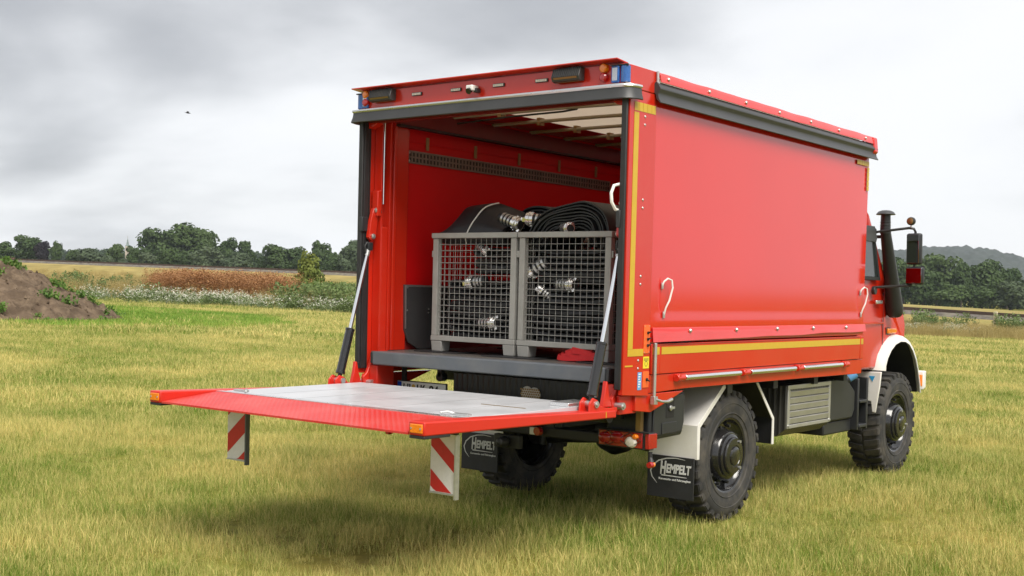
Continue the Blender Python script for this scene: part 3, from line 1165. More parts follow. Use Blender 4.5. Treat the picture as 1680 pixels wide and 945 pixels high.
tree(612, 398, 50, 410, 'round', 'leaf_mid', 'green tree seen behind the left pillar of the truck', group=G1)
tree(505, 411, 62, 74, 'cone', 'leaf_yellow', 'small yellow-green conical young tree above the weeds', 'young_tree')

G2 = 'trees on the far side of the railway, right'
tree(1480, 424, 60, 380, 'round', 'leaf_dark', 'dark tree directly behind the snorkel', group=G2)
tree(1535, 413, 84, 390, 'wide', 'leaf_mid', 'tallest tree right of the mirrors, in front of the hill', group=G2)
tree(1512, 440, 60, 370, 'shrub', 'leaf_dark', 'dark low tree under the mirrors', group=G2)
tree(1575, 432, 50, 375, 'round', 'leaf_dark', 'dark tree between the two taller right-hand trees', group=G2, v=1)
tree(1616, 424, 74, 385, 'wide', 'leaf_dark', 'second tallest tree on the right, dark and broad', group=G2, v=1)
tree(1560, 462, 60, 360, 'shrub', 'leaf_mid', 'low bush at the field edge below the tallest right tree', 'shrub', group=G2, v=1)
tree(1650, 440, 46, 390, 'round', 'leaf_mid', 'green tree right of the second tallest tree', group=G2, v=2)
tree(1655, 458, 66, 355, 'shrub', 'leaf_pale', 'pale grey-green willow bush near the right edge', 'shrub', group=G2)
tree(1610, 468, 50, 358, 'shrub', 'leaf_mid', 'low green bush left of the pale willow', 'shrub', group=G2)
tree(1695, 446, 60, 365, 'round', 'leaf_mid', 'tree cut by the right edge of the photo', group=G2)
tree(1740, 430, 80, 380, 'wide', 'leaf_dark', 'broad tree just beyond the right edge', group=G2)
tree(1440, 430, 70, 385, 'round', 'leaf_mid', 'tree hidden behind the cab of the truck', group=G2, v=1)


# ---- far woods that read as one mass
def wood(name, label, pa, pb, d, step, tops, leaf, seed, wpx=20, kind='shrub'):
    rnd = random.Random(seed)
    vs, fs = [], []
    px = pa
    while px < pb:
        dd = d * rnd.uniform(0.97, 1.05)
        x, y, g = at(px, dd)
        yt = tops(px) + rnd.uniform(-2.5, 3.5)
        H = max(2, height_at(px, yt, dd) - g); W = wpx * rnd.uniform(.8, 1.4) * dd / FPX
        src = CROWN[kind][rnd.randrange(len(CROWN[kind]))]
        a = rnd.uniform(0, 6.28)
        co = np.empty(len(src.vertices) * 3, np.float32); src.vertices.foreach_get('co', co); co = co.reshape(-1, 3)[: 4 * 1300]
        xx = (co[:, 0] * cos(a) - co[:, 1] * sin(a)) * W + x
        yy = (co[:, 0] * sin(a) + co[:, 1] * cos(a)) * W + y
        zz = (co[:, 2] - 0.08) * H * 1.08 + g
        o = len(vs)
        vs += list(zip(xx.tolist(), yy.tolist(), zz.tolist()))
        fs += [(o + 4 * i, o + 4 * i + 1, o + 4 * i + 2, o + 4 * i + 3) for i in range(len(co) // 4)]
        px += step * rnd.uniform(.7, 1.3)
    me = bpy.data.meshes.new(name)
    me.from_pydata(vs, [], fs)
    me.materials.append(M[leaf])
    o = bpy.data.objects.new(name, me); COL.objects.link(o)
    tag(o, label, 'trees', kind='stuff')


wood('far_wood', 'distant grey-green wood behind the church spire', -60, 700, 900, 13, lambda p: 404 + 0.012 * p, 'leaf_dark', 5, 26)
wood('hedge_row', 'dark hedge filling the foot of the left tree line', 225, 640, 425, 13, lambda p: 408 + (p - 225) * 0.028, 'leaf_dark', 6, 26)
wood('hedge_row', 'dark hedge filling the foot of the right tree line', 1420, 1800, 400, 14, lambda p: 448 + (p - 1420) * 0.055, 'leaf_dark', 7, 30)


# ---- wooded hill on the right
def hill():
    from mathutils import noise as mn
    tops = [(500, 470), (800, 452), (1100, 428), (1300, 415), (1465, 410), (1520, 403.5), (1560, 402.5), (1600, 406), (1640, 413), (1690, 424), (1800, 446), (2000, 480), (2200, 505)]
    pa, pb, nx, ny = 500, 2200, 700, 60
    vs, fs = [], []
    for j in range(ny + 1):
        t = j / ny
        d = 1650 + 900 * t
        for i in range(nx + 1):
            px = pa + (pb - pa) * i / nx
            k = d * (px - PPX) / FPX
            x, y = CAM[0] + FH.x * d + RH.x * k, CAM[1] + FH.y * d + RH.y * k
            g = float(gz(x, y)) - 2
            yt = np.interp(px, [a for a, b in tops], [b for a, b in tops])
            ht = height_at(px, yt, 2200) - g
            prof = sin(min(1, t / 0.61) * pi / 2) if t < 0.61 else cos((t - 0.61) / 0.39 * pi / 2)
            p = Vector((x, y, 0))
            nz = (mn.noise(p / 14) * 5.5 + mn.noise(p / 34) * 4.5 + mn.noise(p / 7) * 3.0) * min(1, prof * 3)
            vs.append((x, y, g + max(0, ht) * prof + nz - 4))
    for j in range(ny):
        for i in range(nx):
            a = j * (nx + 1) + i
            fs.append((a, a + 1, a + nx + 2, a + nx + 1))
    mb = MB(); mb.add(vs, fs)
    foliage_mat('forest_hill', (0.012, 0.020, 0.013), (0.030, 0.042, 0.024), 0.03, 0.0)
    tag(mb.build('wooded_hill', 'forest_hill', fix=False, angle=180), kind='structure')


hill()


# ---- church spire, farm roof, bird
def church():
    d = 880
    x, y, g = at(207, d)
    s = d / FPX
    mat('church_wall', (0.42, 0.36, 0.30), 0.8, var=0.1)
    mat('spire_copper', (0.16, 0.20, 0.19), 0.6, var=0.15)
    r = empty('church_tower', (x, y, g), YAW)
    zb = height_at(207, 409, d) - g; ze = height_at(207, 404, d) - g; zt = height_at(207, 390, d) - g
    w_ = 3.0 * s
    mb = MB(); mb.box(-w_, w_, -w_, w_, 0, ze)
    wall = mb.build('tower_wall', 'church_wall', r)
    mb = MB()
    base = [(-w_ * 1.08, -w_ * 1.08, ze + .01), (w_ * 1.08, -w_ * 1.08, ze + .01), (w_ * 1.08, w_ * 1.08, ze + .01), (-w_ * 1.08, w_ * 1.08, ze + .01)]
    oct_ = [(cos(a) * w_ * .8, sin(a) * w_ * .8, ze + (zt - ze) * .22) for a in (-pi * .75, -pi * .25, pi * .25, pi * .75)]
    mb.add(base + oct_ + [(0, 0, zt)], [(3, 2, 1, 0), (0, 1, 5, 4), (1, 2, 6, 5), (2, 3, 7, 6), (3, 0, 4, 7), (4, 5, 8), (5, 6, 8), (6, 7, 8), (7, 4, 8)])
    sp = mb.build('spire', 'spire_copper', r, smooth=False)
    mb = MB(); mb.cyl((0, 0, zt - .3), (0, 0, zt + 1.6), .12, .05, 6)
    mb.build('finial', 'bronze', sp)
    for k in (-1, 1):
        mb = MB(); mb.box(k * w_ * .4 - .35, k * w_ * .4 + .35, -w_ - .06, -w_ + .1, ze - 3.2, ze - 1.0)
        mb.build('belfry_opening', 'slot_dark', r)
    tag(r, 'slender church tower with pointed green spire above the far trees', 'church')


church()


def farmhouse():
    d = 440
    x, y, g = at(9, d)
    s = d / FPX
    mat('roof_tile', (0.30, 0.10, 0.065), 0.8, var=0.2, vscale=2)
    mat('house_wall', (0.40, 0.20, 0.14), 0.85, var=0.12, vscale=2)
    r = empty('farmhouse', (x, y, g), YAW)
    h = height_at(9, 413, d) - g; e_ = h * .55; L_, w_ = 13 * s, 3.2
    mb = MB(); mb.box(-L_, L_, -w_, w_, 0, e_); wall = mb.build('wall', 'house_wall', r)
    mb = MB(); mb.prism([(-w_ - .4, e_ - .2), (0, h), (w_ + .4, e_ - .2), (w_ + .4, e_ - .05), (0, h + .2), (-w_ - .4, e_ - .05)], 'x', -L_ - .3, L_ + .3)
    mb.build('roof', 'roof_tile', r)
    for k in range(4):
        mb = MB(); mb.box(-L_ * .7 + k * L_ * .46, -L_ * .7 + k * L_ * .46 + .9, -w_ - .04, -w_ + .1, e_ * .35, e_ * .8)
        mb.build('window', 'window_glass', r)
    tag(r, 'red brick farmhouse half hidden by trees at the far left', 'house')


farmhouse()


def bird():
    d = 70
    px, py = 302, 185
    k = d * (px - PPX) / FPX
    x, y = CAM[0] + FH.x * d + RH.x * k, CAM[1] + FH.y * d + RH.y * k
    z = height_at(px, py, d)
    mb = MB()
    mb.lathe([(0.0, -.13), (.025, -.10), (.038, -.02), (.036, .05), (.022, .10), (.026, .125), (.014, .155), (0.0, .18)], 10, 'x')
    mb.add([(-.12, -.01, 0), (-.12, .01, 0), (-.22, .05, 0), (-.22, -.05, 0), (-.17, 0, .012)], [(0, 1, 2, 3), (0, 4, 1), (1, 4, 2), (2, 4, 3), (3, 4, 0)])
    for s in (-1, 1):
        mb.add([(.06, s * .02, .02), (-.05, s * .02, .015), (-.03, s * .12, .085), (.055, s * .12, .09), (-.06, s * .27, .06), (.01, s * .26, .065),
                (.06, s * .02, .005), (-.03, s * .12, .072), (-.06, s * .27, .055)],
               [(0, 1, 2, 3), (3, 2, 4, 5), (6, 7, 1), (6, 0, 3, 7), (7, 8, 4, 2), (3, 5, 8, 7)])
    o = mb.build('bird', 'skin_black_bird', loc=(x, y, z))
    o.rotation_euler = (0.2, 0.1, YAW + 0.4)
    tag(o, 'small dark bird flying in the grey sky', 'bird')


bird()

# ================================================================== THE TRUCK
T = empty('fire_truck', (0, 0, 0))
tag(T, 'red fire service truck with red curtain-sided body, white mudguards and lowered tail lift', 'truck')


def B(name, mats, parent=T, bevel=0.0, **k):
    """one box part given by bounds"""
    bb = k.pop('b')
    mb = MB(); mb.box(*bb)
    return mb.build(name, mats, parent, bevel, **k)


# ---- body floor, sill, walls
B('cargo_floor', 'floor_tread', b=(-1.2, 1.2, 0.121, 4.08, 1.15, 1.235))
sill = B('rear_sill', 'sill_grey', bevel=0.010, b=(-1.09, 1.09, 0.02, 0.12, 1.135, 1.240))
for s in (-1, 1):
    B('end_cap', 'black_plastic', sill, 0.005, b=(s * 1.106 - 0.014, s * 1.106 + 0.014, 0.03, 0.11, 1.145, 1.232))
B('bulkhead', 'red_liner', b=(-1.2, 1.2, 4.04, 4.075, 1.235, 3.2))
liner = B('wall_liner', 'red_liner', b=(-1.215, -1.2, 0.481, 4.04, 1.236, 3.06))
# liner seams and a lower kick strip
B('kick_strip', 'red_dark', liner, b=(-1.1995, -1.192, 0.49, 4.03, 1.237, 1.33))
# dark valance of the curtain hanging at the top of the inner wall
val = B('valance', 'red_liner', b=(-1.198, -1.190, 0.49, 4.03, 2.93, 3.06))
for i in range(6):
    B('strap_end', 'strap_tan', val, b=(-1.1895, -1.184, 0.70 + i * 0.62, 0.735 + i * 0.62, 2.88, 2.985))
mb = MB()
mb.box(-1.16, -1.10, 0.30, 4.04, 3.045, 3.17)
bm_ = mb.build('roof_beam', 'red_dark', T, 0.004)
B('beam_seal', 'rubber_black', bm_, b=(-1.165, -1.095, 0.30, 4.04, 3.030, 3.0445))
B('roof_beam', 'red_dark', bevel=0.004, b=(1.10, 1.16, 0.34, 4.04, 3.05, 3.15))


def lashing_rail():
    y0, y1, z0, z1 = 0.485, 3.46, 2.758, 2.862
    mb = MB()
    x0 = -1.198
    mb.cur = 1
    mb.box(x0, x0 + 0.004, y0, y1, z0, z1)
    mb.cur = 0
    for za, zb in ((z0, z0 + .014), (z1 - .014, z1), ((z0 + z1) / 2 - .006, (z0 + z1) / 2 + .006)):
        mb.box(x0 + .004, x0 + 0.012, y0, y1, za, zb)
    n = 70
    for i in range(n + 1):
        y = y0 + (y1 - y0 - .018) * i / n
        mb.box(x0 + .004, x0 + .011, y, y + .018, z0 + .0142, z1 - .0142)
    r = mb.build('lashing_rail', ['rail_brown', 'slot_dark'], T)
    for z in (z0 + .02, z1 - .02):
        mb = MB(); mb.cyl((x0 + .012, y0 + .012, z), (x0 + .018, y0 + .012, z), .008, n=8)
        mb.build('bolt', 'zinc', r)


lashing_rail()

# dark board leaning at the inner left wall
mb = MB()
mb.prism([(0.442, 1.768), (1.02, 1.768), (1.02, 1.24), (0.62, 1.24), (0.50, 1.30), (0.452, 1.40)], 'x', -1.172, -1.150)
bd = mb.build('wall_board', 'board_dark', T, 0.004)
mb = MB()
mb.prism([(0.446, 1.764), (1.0, 1.764), (1.0, 1.752), (0.46, 1.752), (0.464, 1.41), (0.452, 1.41)], 'x', -1.1495, -1.147)
mb.build('edge_trim', 'zinc', bd)
for p in ((0.46, 1.745), (0.462, 1.56), (0.72, 1.57), (0.72, 1.54)):
    mb = MB(); mb.cyl((-1.1498, p[0] + .012, p[1]), (-1.145, p[0] + .012, p[1]), .007, n=8)
    mb.build('rivet', 'zinc', bd)

# ---- roof
mb = MB()
mb.cur = 0
mb.box(-0.72, 1.20, 0.04, 4.07, 3.214, 3.222)
mb.cur = 1
mb.box(-1.2, -0.72, 0.04, 4.07, 3.2135, 3.2225)
roof = mb.build('roof', ['roof_tarp', 'red_liner'], T)
for i, y in enumerate((0.45, 0.98, 1.51, 2.05, 2.58, 3.11, 3.62)):
    mb = MB()
    mb.tube([(-1.12, y - .03, 3.176), (-0.9, y - .03, 3.178), (0, y, 3.182), (0.9, y + .03, 3.178), (1.12, y + .03, 3.176)], 0.015, 8)
    bow = mb.build('roof_bow', 'bow_beige', T)
    for x in (-0.62, 0.62):
        B('clip', 'strap_tan', bow, b=(x - .016, x + .016, y - .034, y + .034, 3.148, 3.21))
mb = MB()
mb.tube([(-1.05, 0.93, 3.12), (-.5, .95, 3.143), (0.0, .97, 3.152), (0.12, .99, 3.165), (0.15, 1.0, 3.20)], .008, 6)
mb.build('cable', 'rubber_black', T)
mb = MB()
mb.lathe([(0.0, -.030), (.05, -.028), (.085, -.012), (.09, 0.0), (.0, 0.0)], 24, 'z', (0.15, 0.98, 3.213))
mb.build('interior_lamp', 'clear_lens', T)

# ---- rear frame: side plates, seals, masts
for s in (1, -1):
    mb = MB()
    mb.prism([(0.0, 1.065), (0.33, 1.045), (0.33, 3.092), (0.0, 3.092)], 'x', s * 1.215, s * 1.25)
    pil = mb.build('rear_pillar', 'red_paint', T, 0.003)
    mb = MB()
    mb.prism([(-0.004, 3.096), (0.33, 3.096), (0.33, 3.246), (-0.004, 3.246)], 'x', s * 1.215, s * 1.25)
    mb.build('corner_cap', 'red_paint', pil, 0.004)
    B('door_seal', 'rubber_black', pil, 0.006, b=(min(s * 1.196, s * 1.240), max(s * 1.196, s * 1.240), -0.022, -0.001, 1.10, 3.03))
    B('inner_seal', 'rubber_black', pil, 0.003, b=(min(s * 1.195, s * 1.2145), max(s * 1.195, s * 1.2145), 0.002, 0.055, 1.10, 3.05))
    for z0 in (2.872, 2.318, 1.806, 1.238):
        for dz in (0.0, 0.054):
            mb = MB(); mb.lathe([(0.0, .006), (.006, .005), (.0095, .0015), (.0095, -.001)], 10, 'x', (0, 0.185, z0 + dz))
            mb.v = [(s * (1.2505 + v[0]), v[1], v[2]) for v in mb.v]
            mb.build('rivet', 'zinc', pil)
    # inner column
    mb = MB()
    mb.prism([(0.25, 1.236), (0.48, 1.236), (0.48, 3.06), (0.25, 3.06)], 'x', s * 1.17, s * 1.214)
    mb.prism([(0.29, 1.237), (0.33, 1.237), (0.33, 3.06), (0.29, 3.06)], 'x', s * 1.150, s * 1.1695)
    mb.build('inner_column', 'red_paint', T, 0.006)
    # lift mast: channel of three plates
    mb = MB()
    xa, xb = s * 1.13, s * 1.21
    for (ya, yb, x0, x1) in ((.130, .140, xa, xb), (.225, .235, xa, xb), (.1405, .2245, s * 1.195, s * 1.2095)):
        mb.box(min(x0, x1), max(x0, x1), ya, yb, 1.0, 3.06)
    mast = mb.build('lift_mast', 'red_paint', T, 0.002)
    mb = MB(); mb.cyl((s * 1.165, .185, 2.40), (s * 1.165, .185, 3.04), .011, n=12)
    mb.build('guide_rod', 'chrome', mast)
    mb = MB(); mb.box(min(s * 1.14, s * 1.19), max(s * 1.14, s * 1.19), .148, .222, 1.06, 2.22)
    mb.build('slide_bar', 'red_paint', mast, 0.006)
    for (ya, yb) in ((.0565, .070), (.236, .2495)):  # near-black strips: shade of the gaps beside the mast, put in as colour
        B('gap_shade', 'slot_dark', mast, b=(min(s * 1.196, s * 1.2145), max(s * 1.196, s * 1.2145), ya, yb, 1.10, 3.05))
    # carriage
    car = B('lift_carriage', 'red_paint', T, 0.006, b=(min(s * 1.125, s * 1.19), max(s * 1.125, s * 1.19), .085, .129, 2.30, 2.50))
    mb = MB()
    mb.prism([(.02, 2.13), (.06, 2.10), (.10, 2.14), (.12, 2.30), (.11, 2.36), (.07, 2.36), (.04, 2.26)], 'x', s * 1.150, s * 1.185)
    mb.build('rod_bracket', 'red_paint', car, 0.004)
    B('control_box', 'black_plastic', car, 0.006, b=(min(s * 1.178, s * 1.212), max(s * 1.178, s * 1.212), -.03, .035, 2.175, 2.29))
    for p in ((.09, 2.345), (.125, 2.335), (.06, 2.14)):
        mb = MB(); mb.cyl((s * 1.186, p[0], p[1]), (s * 1.13, p[0], p[1]), .013, n=10)
        mb.cyl((s * 1.148, p[0], p[1]), (s * 1.136, p[0], p[1]), .021, n=6)
        mb.build('bolt', 'zinc', car)
    # hydraulic cylinder from carriage to platform
    p1, p0 = Vector((s * 1.172, 0.055, 2.10)), Vector((s * 1.172, -0.255, 1.02))
    d = (p1 - p0).normalized()
    cy = MB()
    cy.cyl(p0 + d * .055, p0 + d * .40, .034, n=20)
    cy.cyl(p0 + d * .395, p0 + d * .412, .037, n=20)
    cy.cyl(p0 + d * .050, p0 + d * .075, .037, n=20)
    cyl = cy.build('lift_cylinder', 'black_gloss', T, 0.003)
    mb = MB(); mb.cyl(p0 + d * .405, p0 + d * 1.03, .0145, n=14); mb.build('piston_rod', 'chrome', cyl)
    mb = MB(); mb.cyl(p0 + d * 1.005, p0 + d * 1.055, .020, n=12); mb.build('rod_end', 'zinc', cyl)
    mb = MB(); c = p0 + d * 1.085; mb.box(c.x - .022, c.x + .022, c.y - .024, c.y + .024, c.z - .035, c.z + .03)
    mb.build('clevis', 'black_plastic', cyl, 0.005)
    mb = MB()
    mb.tube([c + Vector((0, -.02, .03)), c + Vector((0, -.045, .0)), c + Vector((0, -.04, -.05)), c + Vector((0, -.015, -.075))], .007, 6)
    mb.build('hydraulic_hose', 'rubber_black', cyl)
    mb = MB(); mb.cyl(p0 - d * .01, p0 + d * .06, .016, n=10); mb.build('foot_eye', 'black_metal', cyl)

# grab handle inside the right pillar
mb = MB()
mb.tube([(1.20, .055, 2.46), (1.19, .0, 2.465), (1.175, -.055, 2.45), (1.17, -.078, 2.40), (1.172, -.072, 2.34), (1.178, -.035, 2.295), (1.19, .02, 2.288), (1.20, .055, 2.29)], .011, 10)
mb.build('grab_handle', 'white_plastic', T)

# ---- header over the opening
hd = B('rear_header', 'red_paint', T, 0.003, b=(-1.214, 1.214, -0.030, 0.03, 3.105, 3.252))
mb = MB()
mb.prism([(-.105, 3.268), (-.105, 3.277), (.03, 3.266), (.03, 3.256)], 'x', -1.25, 1.205)
mb.build('roof_lip', 'red_paint', hd, 0.002)
B('lintel', 'red_dark', hd, b=(-1.2, 1.2, 0.031, 0.09, 3.02, 3.20))
for s in (-1, 1):      # gussets in the upper corners of the opening
    mb = MB(); mb.prism([(s * 1.19, 2.98), (s * 1.19, 3.10), (s * 0.96, 3.10), (s * 1.04, 3.06), (s * 1.12, 3.0)], 'y', 0.032, 0.10)
    mb.build('gusset', 'red_paint', hd, 0.004)
path = [(-1.285, .09), (-1.282, .02), (-1.262, -.034), (-1.20, -.040), (1.16, -.040), (1.21, -.034), (1.245, -.012), (1.262, .02), (1.268, .075)]
mb = MB()
mb.sweep([(0.0, 3.095), (.022, 3.094), (.030, 3.104), (.026, 3.116), (0.0, 3.120)], path)
mb.build('gutter_trim', 'alu_trim', hd)
mb = MB()
prof = [(0.0, 3.093), (.020, 3.093), (.024, 3.060), (.036, 3.022), (.030, 3.016), (.014, 3.05), (0.004, 3.06)]
mb.sweep(prof, path)
mb.build('rubber_gutter', 'rubber_grey', hd)
for x, w_ in ((-.622, .10), (-.236, .10), (.163, .105), (.543, .108)):
    mb = MB(); mb.box(x - w_ / 2, x + w_ / 2, -.040, -.0305, 3.182, 3.206)
    led = mb.build('led_strip', 'black_plastic', hd, 0.002)
    for k in range(6):
        xx = x - w_ / 2 + .006 + k * (w_ - .012) / 6
        B('led_lens', 'clear_lens', led, b=(xx, xx + (w_ - .012) / 6 - .003, -.0425, -.0401, 3.186, 3.2025))
# reversing camera
rc = B('reversing_camera', 'white_plastic', hd, 0.006, b=(-.085, -.025, -.105, -.032, 3.165, 3.205))
mb = MB(); mb.cyl((-.055, -.09, 3.170), (-.055, -.112, 3.158), .020, .023, 14)
mb.build('lens', 'black_gloss', rc)
B('bracket', 'black_plastic', rc, .003, b=(-.038, -.006, -.075, -.031, 3.155, 3.185))
# work lights
for x in (-.955, .785):
    mb = MB()
    mb.prism([(-.032, 3.165), (-.032, 3.250), (-.080, 3.251), (-.104, 3.190), (-.092, 3.165), (-.06, 3.158)], 'x', x - .115, x + .115)
    wlt = mb.build('work_light', 'rubber_grey', hd, 0.004)
    for k in range(14):
        xx = x - .108 + k * .0162
        mb = MB(); mb.prism([(-.079, 3.254), (-.0865, 3.250), (-.1085, 3.192), (-.103, 3.190)], 'x', xx, xx + .005)
        mb.build('cooling_fin', 'black_metal', wlt)
    mb = MB(); mb.hexa([(x - .095, -.0935, 3.170), (x + .095, -.0935, 3.170), (x + .095, -.063, 3.157), (x - .095, -.063, 3.157),
                        (x - .095, -.1045, 3.187), (x + .095, -.1045, 3.187), (x + .095, -.07, 3.186), (x - .095, -.07, 3.186)])
    mb.build('lamp_glass', 'bronze', wlt)
# round marker lamps
for s, x in ((1, 1.062), (-1, -1.150)):
    for z, m_ in ((3.229, 'amber_lens'), (3.168, 'red_lens')):
        mb = MB(); mb.lathe([(.0, -.066), (.020, -.064), (.029, -.056), (.031, -.031), (.0, -.031)], 20, 'y', (x, 0, z))
        mb.build('marker_lamp', m_, hd)
# blue corner beacons
for s in (1, -1):
    a, b_ = sorted((s * 1.125, s * 1.184))
    bc = B('blue_beacon', 'blue_lens', hd, 0.006, b=(a, b_, -.052, -.0305, 3.126, 3.236))
    mb = MB()
    mb.lathe([(.030, 3.126), (.034, 3.13), (.034, 3.232), (.030, 3.236), (0, 3.236)], 20, 'z', (s * 1.217, -.016, 0))
    mb.build('corner_lens', 'blue_lens', bc)
    a, b_ = sorted((s * 1.132, s * 1.178))
    for k in range(5):
        B('reflector', 'alu_trim', bc, b=(a + .004 + k * .008, a + .009 + k * .008, -.054, -.0521, 3.14, 3.222))
    a, b_ = sorted((s * 1.117, s * 1.252))
    B('beacon_base', 'black_plastic', bc, b=(a, b_, -.05, -.0302, 3.236, 3.244))

# ---- markings on the right pillar
rp = [o for o in T.children if o.name.startswith('rear_pillar')][0]
X = 1.2508
def side_patch(name, y0, y1, z0, z1, m_, parent, t=.0018, x=X, bevel=0.0):
    return B(name, m_, parent, bevel, b=(x, x + t, y0, y1, z0, z1))
side_patch('reflective_tape', .050, .108, 1.372, 2.945, 'yellow_tape', rp)
side_patch('reflective_tape', .050, .245, 1.322, 1.3705, 'yellow_tape', rp)
for k in range(5):
    side_patch('reflective_tape', .052 + k * .0535, .052 + k * .0535 + .050, 2.955, 3.012, 'yellow_tape', rp)
side_patch('reflective_tape', .02, .115, 1.252, 1.262, 'yellow_tape', rp)
p = side_patch('control_panel', .245, .322, 1.338, 1.532, 'orange_panel', rp, .004, bevel=.001)
for k in range(3):
    mb = MB(); mb.cyl((X + .004, .292, 1.392 + k * .043), (X + .012, .292, 1.392 + k * .043), .010, n=12)
    mb.cyl((X + .010, .292, 1.392 + k * .043), (X + .030, .288, 1.400 + k * .043), .0045, .006, 8)
    mb.build('toggle_switch', 'rubber_black', p)
for yy in (.252, .314):
    for zz in (1.346, 1.432, 1.524):
        mb = MB(); mb.cyl((X + .004, yy, zz), (X + .006, yy, zz), .004, n=8); mb.build('screw', 'zinc', p)
p = side_patch('control_panel', .245, .322, 1.105, 1.215, 'orange_panel', rp, .004, bevel=.001)
mb = MB(); mb.cyl((X + .004, .292, 1.160), (X + .012, .292, 1.160), .011, n=12); mb.cyl((X + .010, .292, 1.16), (X + .032, .288, 1.15), .0045, .006, 8)
mb.build('toggle_switch', 'rubber_black', p)
p = side_patch('warning_label', .247, .322, 1.236, 1.316, 'yellow_label', rp)
mb = MB()
for k in range(4):
    mb.box(X + .0018, X + .0022, .255, .314, 1.302 - k * .005, 1.304 - k * .005)
mb.tube([(X + .002, .284 + .016 * cos(a), 1.268 + .018 * sin(a)) for a in np.linspace(0, 2 * pi, 13)], .0016, 5)
mb.build('print', 'letter_black', p)
p = side_patch('blue_label', .183, .232, 1.092, 1.212, 'blue_label', rp)
mb = MB()
for k in range(6):
    mb.box(X + .0018, X + .0022, .192, .222 - .006 * (k % 3), 1.195 - k * .017, 1.203 - k * .017)
mb.build('print', 'plate_white', p)


# ---- side curtains (right one is seen, left one closes the body)
def curtain(s):
    y0, y1, z0, z1 = .335, 4.10, 1.412, 3.16
    ny, nz = 90, 46
    from mathutils import noise as mn
    vs, fs = [], []
    for j in range(nz + 1):
        for i in range(ny + 1):
            y, z = y0 + (y1 - y0) * i / ny, z0 + (z1 - z0) * j / nz
            e_ = min(1, (y - y0) / .12, (y1 - y) / .12)
            p = Vector((y * .8, z * 1.3, s))
            dx = (mn.noise(p * .6) * .0035 + mn.noise(Vector((y * 2.2, z * .5, 2))) * .0007) * e_
            if z < 1.60:
                dx += .003 * sin((1.60 - z) * 30) * e_
            vs.append((s * (1.240 + dx), y, z))
    n1 = (ny + 1) * (nz + 1)
    vs += [(s * 1.222, v[1], v[2]) for v in vs]
    for j in range(nz):
        for i in range(ny):
            a = j * (ny + 1) + i
            fs.append((a, a + 1, a + ny + 2, a + ny + 1))
            fs.append((n1 + a, n1 + a + ny + 1, n1 + a + ny + 2, n1 + a + 1))
    ring = [i for i in range(ny + 1)] + [j * (ny + 1) + ny for j in range(1, nz + 1)] + [nz * (ny + 1) + i for i in range(ny - 1, -1, -1)] + [j * (ny + 1) for j in range(nz - 1, 0, -1)]
    for k in range(len(ring)):
        a, b_ = ring[k], ring[(k + 1) % len(ring)]
        fs.append((a, a + n1, b_ + n1, b_))
    mb = MB(); mb.add(vs, fs)
    cu = mb.build('side_curtain', 'red_curtain', T, angle=50)
    # wavy hem flap
    vs, fs = [], []
    n = 80
    for i in range(n + 1):
        y = .36 + (4.125 - .36) * i / n
        wv = mn.noise(Vector((y * 2.3, 0, 9))) * .006 + mn.noise(Vector((y * 7, 3, 9))) * .002
        zb = 1.412 + .036 * (i / n) + mn.noise(Vector((y * 1.7, 8, 1))) * .007
        for (x, z) in ((1.248, 1.512), (1.252, 1.506), (1.255 + wv * .6, 1.47), (1.262 + wv, zb), (1.258 + wv, zb), (1.249, 1.47)):
            vs.append((s * x, y, z))
    for i in range(n):
        for k in range(6):
            fs.append((i * 6 + k, (i + 1) * 6 + k, (i + 1) * 6 + (k + 1) % 6, i * 6 + (k + 1) % 6))
    fs += [tuple(range(6)), tuple(range(n * 6, n * 6 + 6))]
    mb = MB(); mb.add(vs, fs)
    hem = mb.build('hem_flap', 'red_curtain', cu, angle=50)
    for yb in (.864, 1.569, 2.271, 2.962, 3.666):
        mb = MB(); mb.lathe([(0, .012), (.009, .010), (.015, .003), (.016, -.003)], 14, 'x', (1.259, yb, 1.487))
        mb.v = [(s * v[0], v[1], v[2]) for v in mb.v]
        mb.build('button', 'zinc', cu)
    for ya in (.475, 3.985):
        mb = MB()
        x0 = 1.25
        pts = [(x0, ya - .005, 1.80), (x0 + .012, ya - .002, 1.83), (x0 + .028, ya + .02, 1.852), (x0 + .04, ya + .055, 1.84), (x0 + .042, ya + .066, 1.79), (x0 + .034, ya + .04, 1.70), (x0 + .018, ya + .022, 1.65), (x0 + .004, ya + .025, 1.605)]
        mb.tube([(s * p_[0], p_[1], p_[2]) for p_ in pts], .0065, 8)
        ph = mb.build('pull_strap', 'white_plastic', cu)
        for yy, zz in ((ya - .005, 1.80), (ya + .025, 1.60)):
            a, b_ = sorted((s * 1.247, s * 1.256))
            B('strap_plate', 'zinc', cu, .002, b=(a, b_, yy - .012, yy + .012, zz - .022, zz + .022))
    return cu


cu = curtain(1)
curtain(-1)
# front corner marking tape
for k in range(5):
    side_patch('reflective_tape', 3.800 + k * .056, 3.800 + k * .056 + .052, 2.965, 3.005, 'yellow_tape', cu, .003, 1.250)
for k in range(5):
    side_patch('reflective_tape', 4.042, 4.085, 2.957 - (k + 1) * .043, 2.957 - k * .043 - .004, 'yellow_tape', cu, .003, 1.250)

